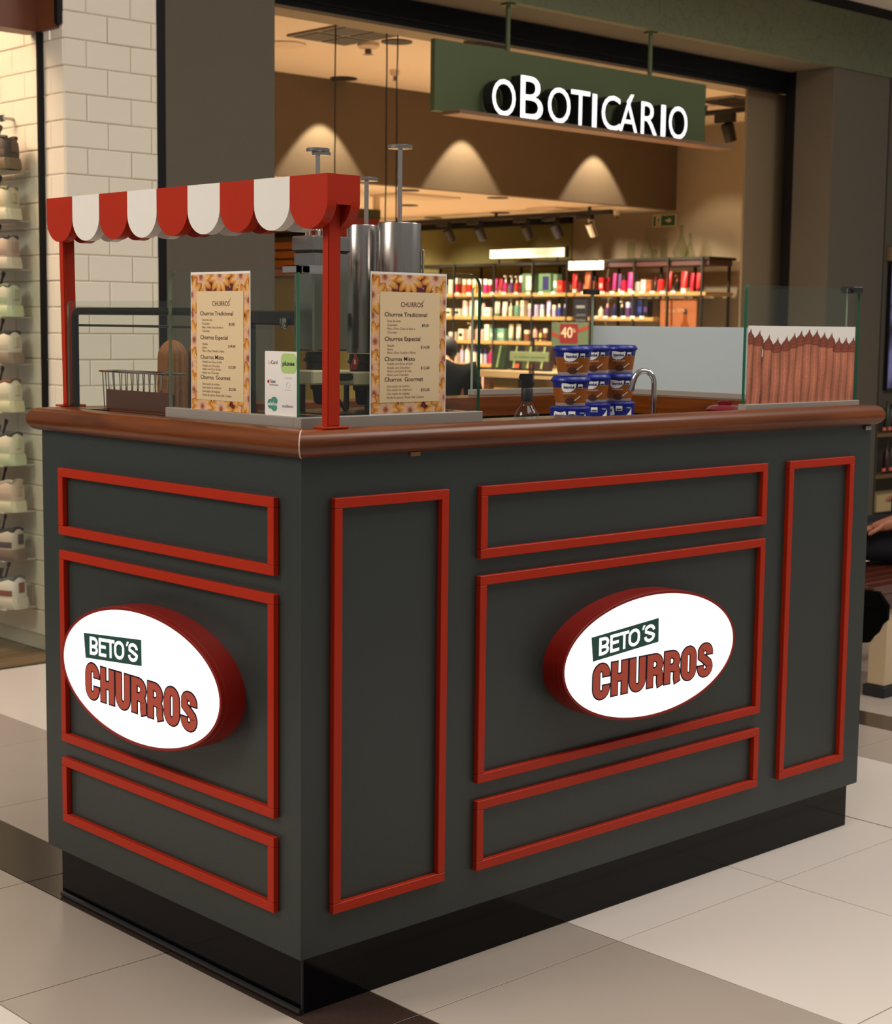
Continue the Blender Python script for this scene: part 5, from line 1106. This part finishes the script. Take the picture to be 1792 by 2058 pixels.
for k in range(4): MB().box(8.21, 8.2395, 10.55, 11.1, 1.715 + k * .087, 1.785 + k * .087, .004).build('slat', mat('slat_wood', rgb(140, 84, 34), .5, noise=.15, scale=20), sl)

# ================================================================== SHOE WALL
def loft(mb, secs):
    n = len(secs[0]); v = [p for s_ in secs for p in s_]; f = []
    for i in range(len(secs) - 1):
        for k in range(n - 1): f.append((i * n + k, i * n + k + 1, (i + 1) * n + k + 1, (i + 1) * n + k))
    f.append(tuple(range(n))); f.append(tuple((len(secs) - 1) * n + k for k in reversed(range(n)))); return mb.add(v, f)
ST = [0.0, .008, .025, .06, .10, .14, .18, .215, .24, .256, .262]
HWs = [.020, .031, .037, .037, .034, .037, .042, .043, .037, .024, .010]
TOP = [.080, .092, .094, .084, .082, .086, .070, .056, .046, .038, .030]
def sneaker(label, z, cu, cs, cc, cx_, yaw):
    root = thing('sneaker', label, 'shoe', (1.283, 3.350, z), 'sneakers on the tiled display wall', yaw); root.scale = (1.24, 1.24, 1.24)
    secs = []
    for i, y in enumerate(ST):
        h = HWs[i] * 1.10; wv = .003 * sin(y * 95); b = .004 if y > .2 else 0
        secs.append([(-h * .9, y - .004, b), (-h, y - .004, .010 + b + wv), (-h * 1.03, y, .024 + wv), (-h * .93, y, .034), (h * .93, y, .034), (h * 1.03, y, .024 - wv), (h, y - .004, .010 + b - wv), (h * .9, y - .004, b)])

    loft(MB(), secs).build('midsole', cs, root, smooth=True, angle=30)
    secs = []
    for i, y in enumerate(ST):
        h = HWs[i]; T = TOP[i]
        if i in (2, 3, 4): fl = (.074, .056, .060)[i - 2]; q_ = [(-h * .97, .0345), (-h, .050), (-h * .95, .068), (-h * .82, T - .004), (-h * .66, T), (-h * .46, T - .006), (-h * .30, fl), (0, fl - .002)]
        elif i < 2: q_ = [(-h * .97, .0345), (-h, .046), (-h * .98, .062), (-h * .90, T - .014), (-h * .66, T - .004), (-h * .44, T), (-h * .2, T + .003), (0, T + .004)]
        else: q_ = [(-h * .96, .0345), (-h * .98, .042), (-h * .90, .0345 + (T - .0345) * .50), (-h * .74, .0345 + (T - .0345) * .76), (-h * .54, .0345 + (T - .0345) * .90), (-h * .34, .0345 + (T - .0345) * .97), (-h * .16, T), (0, T + .001)]
        secs.append([(x, y + .004, z_) for x, z_ in q_] + [(-x, y + .004, z_) for x, z_ in reversed(q_[:-1])])
    up = loft(MB(), secs).build('upper', cu, root, smooth=True, angle=50)
    mb = MB(); loft(mb, [[(-HWs[i] * .40, ST[i] + .004, TOP[i] - .010), (0, ST[i] + .004, (.076, .0585, .0625)[i - 2]), (HWs[i] * .40, ST[i] + .004, TOP[i] - .010)] for i in (2, 3, 4)]); mb.build('insole', cc, root)
    mb = MB()
    for k_ in (-1, 1): mb.tube([(k_ * HWs[i] * .62, ST[i] + .004, TOP[i] + .0005) for i in (1, 2, 3, 4)], .0065, 8)
    cl_ = mb.build('collar', cc, root, smooth=True); cl_['kind'] = 'stuff'
    tg = MB().box(-.017, .017, 0, .006, 0, .048, .002).build('tongue', cc, root); tg.location = (0, .108, .072); tg.rotation_euler = (radians(20), 0, 0)
    st = MB().box(-.004, .004, 0, .0015, 0, .034).box(-.007, .007, -.0005, .002, .0345, .050, .001).build('size_tag', M_blackm, root); st.location = (.006, .075, .092); st.rotation_euler = (radians(-8), radians(28), 0)
    MB().box(-.012, .012, -.001, .004, .050, .082, .002).build('heel_tab', cx_, root)
    for sx in (-1, 1):
        secs = [[(sx * HWs[i] * k_, ST[i] + .004, z_) for (k_, z_) in ((.99, .040), (1.02, .050), (.99, .058), (.95, .050))] for i in (1, 2, 3, 4, 5, 6, 7)]
        loft(MB(), secs).build('side_stripe', cx_, root, smooth=True)
        mb = MB(); x_ = sx * (HWs[3] * .99); U_ = Y if sx > 0 else -Y
        text(mb, 'N', (x_, .060 if sx > 0 else .082, .062), U_, Z, X * sx, .020, .015, .03); mb.build('side_mark', cx_, root)
    lo = tag(MB().box(-.065, .073, .022, .36, -.004, 0, .001).build('shoe_ledge', mat('ledge_acrylic', rgb(214, 204, 192), .2)), 'thin pale ledge on the tiled wall under the ' + label.split(' on ')[0], 'shelf', 'shoe ledges on the tiled wall')
    lo.location = (1.283, 3.350, z - .0008)
    return root
def sm(n_, c): return mat('shoe_' + n_, rgb(*c), .65, noise=.05, scale=80)
SHOES = [(345, 'dark brown sneaker with tan sole on the topmost ledge', (70, 52, 42), (120, 98, 72), (34, 28, 24), (96, 72, 52)), (445, 'cream sneaker with olive collar on the second ledge', (204, 190, 166), (226, 216, 190), (122, 124, 92), (188, 172, 140)), (542, 'pinkish sneaker with navy collar on the third ledge', (190, 164, 148), (220, 204, 186), (44, 46, 60), (170, 140, 128)), (637, 'mint tinted white sneaker on the fourth ledge', (196, 192, 172), (206, 214, 176), (120, 126, 104), (164, 176, 140)), (730, 'white sneaker with taupe sole on the fifth ledge', (222, 208, 188), (152, 128, 110), (40, 36, 34), (200, 184, 164)), (825, 'white sneaker with brown collar on the sixth ledge', (226, 214, 194), (228, 218, 180), (128, 76, 50), (206, 196, 164)), (930, 'ivory sneaker with pale green sole on the seventh ledge', (222, 210, 186), (204, 208, 172), (60, 58, 54), (200, 200, 168)), (1022, 'beige pink sneaker with cream sole on the eighth ledge', (206, 180, 160), (220, 208, 178), (190, 176, 160), (190, 160, 140)), (1117, 'grey beige sneaker with brown patched sole on the ninth ledge', (196, 178, 164), (128, 104, 92), (42, 42, 50), (88, 74, 72)), (1212, 'white sneaker with rust red stripe on the lowest ledge', (222, 212, 202), (214, 200, 184), (96, 98, 98), (140, 74, 58))]
for k, (py, lab, cu, cs, cc, cx_) in enumerate(SHOES):
    z = atx(55, py, 1.36).z
    sneaker(lab, z, sm('u%d' % k, cu), sm('s%d' % k, cs), sm('c%d' % k, cc), sm('x%d' % k, cx_), radians(16 + 3 * (k % 3)))
pg = wrap('wall_peg', 'small metal peg on the tiled wall above the shoes', 'peg'); p = atx(28, 240, 1.36)
MB().tube([(1.358, p.y, p.z), (1.315, p.y, p.z)], .006, 10).build('stem', M_steel, pg, smooth=True); MB().tube([(1.3149, p.y, p.z - .012), (1.308, p.y, p.z + .012)], .011, 12).build('knob', M_steel, pg, smooth=True)

# ================================================================== NEXT SHOP WINDOW (right edge)
wn = struct(MB().box(6.80, 9.2, 3.30, 3.36, 0, 2.715).build('wall_front', M_plaster)); NY = 3.30
q = lambda px, py, y=3.22: aty(px, py, y)
sc2 = wrap('window_screen', 'violet picture screen in the next shop window at the right edge', 'screen'); xs0 = q(1784, 650, 3.28).x
MB().box(xs0, xs0 + .8, 3.27, 3.299, q(1785, 785, 3.27).z, q(1790, 528, 3.27).z, .002).build('bezel', M_blackm, sc2)
mvs = mat('violet_screen', rgb(60, 40, 90), .4, noise=0, emit=.35); nt = mvs.node_tree; bb = nt.nodes['Principled BSDF']; nzs = next(n for n in nt.nodes if n.type == 'TEX_NOISE'); nzs.inputs['Scale'].default_value = 5
cr = nt.nodes.new('ShaderNodeValToRGB'); el_ = cr.color_ramp.elements; el_[0].position = .38; el_[0].color = rgb(34, 14, 42); el_[1].position = .66; el_[1].color = rgb(120, 116, 170); nt.links.new(nzs.outputs['Fac'], cr.inputs[0]); nt.links.new(cr.outputs[0], bb.inputs['Base Color']); nt.links.new(cr.outputs[0], bb.inputs['Emission Color'])
MB().box(xs0 + .006, xs0 + .79, 3.2685, 3.2698, q(1785, 780, 3.27).z, q(1790, 533, 3.27).z).build('picture', mvs, sc2)
tag(MB().box(xs0 - .02, xs0 + .9, 3.26, 3.299, q(1790, 524, 3.26).z, q(1790, 496, 3.26).z, .003).build('window_ledge', mat('beige_ledge', rgb(150, 122, 84), .6)), 'beige ledge above the violet screen at the right edge', 'ledge')
sh3 = wrap('window_shelving', 'wooden shelves with bottles in the next shop window at right', 'shelving'); x0_ = 6.84
for zz in (q(1785, 868).z, q(1785, 950).z): MB().box(x0_, x0_ + 1.1, 3.16, 3.299, zz - .022, zz, .001).build('shelf_board', mat('dim_shelf_wood', rgb(120, 92, 54), .6), sh3)
MB().box(x0_, x0_ + 1.1, 3.14, 3.299, q(1785, 1022).z, q(1785, 988).z, .002).build('drawer_front', mat('cream_drawer', rgb(196, 170, 122), .5), sh3)
MB().box(x0_ + .01, x0_ + 1.09, 3.17, 3.299, 0.0005, q(1785, 1023).z).build('base_cabinet', M_blackm, sh3)
for k, (px, pt_, pb_, c, nm) in enumerate(((1779, 806, 867, (52, 60, 30), 'dark green bottle on the upper window shelf at the right edge'), (1787, 812, 867, (30, 22, 22), 'black bottle beside the dark green one on the upper window shelf'), (1777, 893, 949, (64, 28, 28), 'dark red bottle on the lower window shelf at the right edge'), (1787, 890, 949, (44, 48, 26), 'olive bottle beside the dark red one on the lower window shelf'))):
    zb = q(1785, 868 if k < 2 else 950).z + .0008; p = q(px, pb_); H = q(px, pt_).z - zb
    MBo = MB().lathe([(.020, zb), (.021, zb + .004), (.021, zb + H * .7), (.009, zb + H * .8), (.009, zb + H)], p.x + .012, 3.22, 16).build('bottle', pm(c), smooth=True); tag(MBo, nm, 'bottle', 'bottles in the next shop window')
for k, (px, py) in enumerate(((1776, 862), (1787, 861), (1775, 944), (1789, 942))):
    p = q(px, py, 3.15); tag(MB().box(p.x - .004, p.x + .026, 3.152, 3.1575, p.z - .012, p.z + .008).build('price_ticket', mat('pink_ticket', rgb(240, 120, 100), .5)), 'pink price ticket on the %s window shelf, %s' % ('upper' if k < 2 else 'lower', 'left' if k % 2 == 0 else 'right'), 'ticket', 'pink price tickets in the next shop window')

# ================================================================== BENCH AND PEOPLE
be = wrap('bench', 'dark wooden bench with pale stone legs behind the kiosk at right', 'bench'); M_dw = wood('bench_wood', rgb(52, 22, 14), rgb(92, 42, 24), 'x', .3, .4)
MB().box(3.03, 4.5, .745, .80, .372, .402, .003).build('seat_plank', M_dw, be)
for k in range(1, 6): MB().box(3.03, 4.5, .745 + k * .062, .802 + k * .062, .372, .402, .003).build('seat_plank', M_dw, be)
MB().box(3.034, 4.5, .749, .769, .312, .3715, .002).build('front_apron', M_dw, be); MB().box(3.034, 3.052, .7695, 1.11, .345, .3715, .002).build('end_apron', mat('bench_end_wood', rgb(122, 70, 42), .4), be)
M_st = mat('pale_stone_leg', rgb(196, 172, 138), .25, noise=.05, scale=12)
for xx in (aty(1779, 1320, .765).x, 4.2):
    l_ = MB().box(xx, xx + .22, .765, .835, .04, .3115, .003).build('leg', M_st, be); MB().box(xx - .015, xx + .235, .757, .843, .0005, .0395, .003).build('foot', M_blackm, l_)
def skin_mesh(name, pts, edges, m, parent, sub=2, root=0):
    me = bpy.data.meshes.new(name); me.from_pydata([p[:3] for p in pts], edges, []); o = bpy.data.objects.new(name, me); COL.objects.link(o)
    md = o.modifiers.new('skin', 'SKIN'); md.use_smooth_shade = True
    sv = me.skin_vertices[0].data
    for i, p in enumerate(pts): r = p[3]; sv[i].radius = (r, r) if not isinstance(r, tuple) else r
    for v in sv: v.use_root = False
    sv[root].use_root = True
    su = o.modifiers.new('sub', 'SUBSURF'); su.levels = sub; su.render_levels = sub
    dg = bpy.context.evaluated_depsgraph_get(); dg.update(); nm_ = bpy.data.meshes.new_from_object(o.evaluated_get(dg)); bpy.data.objects.remove(o)
    nm_.name = name; nm_.materials.clear(); nm_.materials.append(m); nm_.polygons.foreach_set('use_smooth', [True] * len(nm_.polygons))
    ob = bpy.data.objects.new(name, nm_); COL.objects.link(ob); ob.parent = parent; return ob
M_skin = mat('skin', rgb(150, 92, 66), .55, noise=.04); M_navy = mat('navy_cloth', rgb(20, 20, 30), .9, noise=.15, scale=60); M_blackc = mat('black_cloth', rgb(5, 5, 6), .95, noise=.1, spec=.08); M_hair = mat('black_hair', rgb(9, 8, 7), .6, noise=.3, scale=120)
def V3(*a): return Vector(a)
def hand(pts, edges, wi, palm, dirv, up, side):
    """five fingers rooted in the palm; palm = palm vertex index"""
    c = Vector(pts[palm][:3]); sv = dirv.cross(up).normalized() * side
    for k, (off, L_) in enumerate(((-.026, .062), (-.009, .072), (.009, .068), (.026, .054))):
        a = len(pts); b = c + sv * off + dirv * .036; pts.append((*b, .0085)); pts.append((*(b + dirv * L_ * .5 - up * .006), .0080)); pts.append((*(b + dirv * L_ * .85 - up * .024), .0068)); edges += [(palm, a), (a, a + 1), (a + 1, a + 2)]
    a = len(pts); b = c - sv * .030 + dirv * .002; pts.append((*b, .010)); pts.append((*(b - sv * .020 + dirv * .026 - up * .008), .0090)); pts.append((*(b - sv * .022 + dirv * .05 - up * .018), .0075)); edges += [(palm, a), (a, a + 1), (a + 1, a + 2)]
def face(root, c, fwd, r, m):
    s_ = fwd.cross(Z).normalized()
    for k in (-1, 1):
        e = MB().lathe([(.001, -.008), (.008, 0), (.001, .008)], 0, 0, 10).build('eye', mat('eye_white', rgb(220, 214, 206), .3), root); e.location = c + fwd * r * .86 + s_ * k * .03
        e2 = MB().lathe([(.004, -.018), (.014, 0), (.006, .020)], 0, 0, 10).build('ear', m, root, smooth=True); e2.location = c + s_ * k * (r * .82) - Z * .01
    n_ = MB().lathe([(.014, -.018), (.010, 0), (.005, .02)], 0, 0, 10).build('nose', m, root, smooth=True); n_.location = c + fwd * r * .98 - Z * .02
    mo = MB().box(-.02, .02, -.003, .003, -.004, .004, .002).build('mouth', mat('lip', rgb(120, 58, 52), .5), root); mo.location = c + fwd * r * .93 - Z * .052; mo.rotation_euler = (0, 0, math.atan2(s_.y, s_.x))
# seated person, mostly outside the frame
pa = wrap('person', 'person in navy clothes sitting on the dark bench with forearm on the thigh', 'person')
hip = V3(3.74, .95, .515); fw = V3(-.71, .70, 0).normalized(); sd = V3(.70, .71, 0).normalized()
ch = hip + Z * .34 - fw * .03; nk = hip + Z * .50 - fw * .01; hd_ = nk + Z * .16 + fw * .03
P = [(*hip, .115), (*(hip + Z * .17), (.125, .105)), (*ch, (.135, .105)), (*nk, .052), (*(hd_ - Z * .05), .062), (*hd_, .088), (*(hd_ + Z * .07), .075)]
E_ = [(0, 1), (1, 2), (2, 3), (3, 4), (4, 5), (5, 6)]
near = -sd
def limb(pts, edges, start, chain):
    prev = start
    for c in chain: pts.append(c); edges.append((prev, len(pts) - 1)); prev = len(pts) - 1
    return prev
elb, wr = V3(3.64, .80, .66), V3(3.475, .955, .570)
k = limb(P, E_, 2, [(*(ch + near * .17 + Z * .06), .055), (*(ch + near * .20 - Z * .08), .046), (*elb, .040), (*((elb + wr) / 2), .038), (*wr, .026), (*(wr + (wr - elb).normalized() * .045 + Z * .004), .031)])
hand(P, E_, 0, k, (V3(3.42, 1.03, .548) - wr).normalized(), Z, 1)
elb2, wr2 = V3(4.04, 1.02, .70), V3(3.98, 1.14, .62)
k = limb(P, E_, 2, [(*(ch - near * .17 + Z * .06), .055), (*(ch - near * .20 - Z * .08), .046), (*elb2, .040), (*wr2, .027), (*(wr2 + fw * .045), .031)])
hand(P, E_, 0, k, fw, Z, -1)
for q_, (kn, an) in enumerate(((V3(3.36, 1.20, .490), V3(3.35, 1.24, .10)), (V3(3.52, 1.33, .495), V3(3.50, 1.37, .10)))):
    h_ = hip + (near if q_ == 0 else -near) * .09 - Z * .015
    limb(P, E_, 0, [(*h_, .088), (*((h_ + kn) / 2 - Z * .01), .072), (*kn, .055), (*((kn + an) / 2), .048), (*an, .036), (*(an + fw * .10 - Z * .055), .030)])
body = skin_mesh('body', P, E_, M_skin, pa)
T = [(*hip, .122), (*(hip + Z * .17), (.134, .114)), (*ch, (.146, .116)), (*(ch + Z * .10), .085), (*(ch + near * .17 + Z * .06), .066), (*(ch + near * .205 - Z * .06), .060), (*(ch - near * .17 + Z * .06), .066), (*(ch - near * .205 - Z * .06), .060)]
skin_mesh('shirt', T, [(0, 1), (1, 2), (2, 3), (2, 4), (4, 5), (2, 6), (6, 7)], M_navy, pa)
T = [(*(hip - Z * .01), .126)]; TE = []
for q_, (kn, an) in enumerate(((V3(3.36, 1.20, .490), V3(3.35, 1.24, .10)), (V3(3.52, 1.33, .495), V3(3.50, 1.37, .10)))):
    h_ = hip + (near if q_ == 0 else -near) * .09 - Z * .015
    limb(T, TE, 0, [(*h_, .095), (*((h_ + kn) / 2 - Z * .01), .080), (*kn, .064), (*((kn + an) / 2), .060), (*an, .052)])
skin_mesh('trousers', T, TE, M_navy, pa)
skin_mesh('hair', [(*(hd_ - fw * .03 - Z * .03), .070), (*(hd_ + Z * .03 - fw * .02), .094), (*(hd_ + Z * .085), .078)], [(0, 1), (1, 2)], M_hair, pa)
face(pa, hd_, fw, .095, M_skin)
for q_, an in enumerate((V3(3.35, 1.24, .10), V3(3.50, 1.37, .10))): skin_mesh('shoe', [(*(an - Z * .05 - fw * .02), .042), (*(an - Z * .062 + fw * .08), .036), (*(an - Z * .066 + fw * .15), .028)], [(0, 1), (1, 2)], M_blackc, pa, 1)
jk = wrap('jacket', 'black jacket hanging down behind the left end of the dark bench', 'jacket'); qj = lambda px, py: atx(px, py, 3.01)
poly = [qj(*c) for c in ((1724, 1186), (1762, 1190), (1781, 1218), (1779, 1247), (1768, 1256), (1760, 1272), (1750, 1280), (1742, 1292), (1724, 1293))]
MB().prism([(p_.y, p_.z) for p_ in poly], (3.018, 0, 0), Y, Z, X, .014).build('cloth', M_blackc, jk)
MB().tube([(3.025, poly[0].y - .02, .340), (3.025, poly[1].y, .335)], .012, 8).build('folded_edge', M_blackc, jk, smooth=True)
# person crouching in the shop
pb = wrap('person', 'person in black clothes with black hair bending down in the shop behind the right menu', 'person')
o_ = V3(4.69, 4.735, 0); fw = V3(.80, .60, 0); sd = fw.cross(Z).normalized()
hip = o_ + Z * .60 - fw * .08; ch = o_ + Z * .94 + fw * .08; nk = ch + Z * .12 + fw * .03; hd_ = nk + Z * .065 + fw * .10
P = [(*hip, .13), (*((hip + ch) / 2), (.135, .115)), (*ch, (.15, .12)), (*nk, .055), (*(hd_ - Z * .04), .070), (*hd_, .095), (*(hd_ + Z * .06), .075)]
E_ = [(0, 1), (1, 2), (2, 3), (3, 4), (4, 5), (5, 6)]
for k_ in (-1, 1):
    k = limb(P, E_, 2, [(*(ch + sd * k_ * .16 + Z * .02), .048), (*(ch + sd * k_ * .22 - Z * .16 + fw * .04), .042), (*(ch + sd * k_ * .19 - Z * .24 + fw * .24), .036), (*(ch + sd * k_ * .18 - Z * .23 + fw * .29), .034)])
    hand(P, E_, 0, k, fw, Z, k_)
    limb(P, E_, 0, [(*(hip + sd * k_ * .10 - Z * .02), .10), (*(hip + sd * k_ * .13 + fw * .28 - Z * .20), .070), (*(hip + sd * k_ * .14 + fw * .22 - Z * .38), .055), (*(o_ + sd * k_ * .15 + fw * .12 + Z * .07), .042), (*(o_ + sd * k_ * .16 + fw * .24 + Z * .035), .034)])
skin_mesh('body', P, E_, M_skin, pb)
T = [(*hip, .145), (*((hip + ch) / 2), (.158, .140)), (*ch, (.172, .146)), (*(ch + Z * .07), .14), (*nk, .090)]; TE = [(0, 1), (1, 2), (2, 3), (3, 4)]
for k_ in (-1, 1): limb(T, TE, 2, [(*(ch + sd * k_ * .18 + Z * .05), .092), (*(ch + sd * k_ * .22 - Z * .16 + fw * .04), .058), (*(ch + sd * k_ * .19 - Z * .24 + fw * .22), .048)])
skin_mesh('jumper', T, TE, M_blackc, pb)
T = [(*(hip - Z * .02), .142)]; TE = []
for k_ in (-1, 1): limb(T, TE, 0, [(*(hip + sd * k_ * .10 - Z * .02), .108), (*(hip + sd * k_ * .13 + fw * .28 - Z * .20), .078), (*(hip + sd * k_ * .14 + fw * .22 - Z * .38), .064), (*(o_ + sd * k_ * .15 + fw * .12 + Z * .09), .052)])
skin_mesh('trousers', T, TE, M_blackc, pb)
skin_mesh('hair', [(*(hd_ - fw * .06 - Z * .07), .095), (*(hd_ - fw * .02 + Z * .01), .116), (*(hd_ + Z * .075), .088)], [(0, 1), (1, 2)], M_hair, pb)
face(pb, hd_, fw, .10, M_skin)
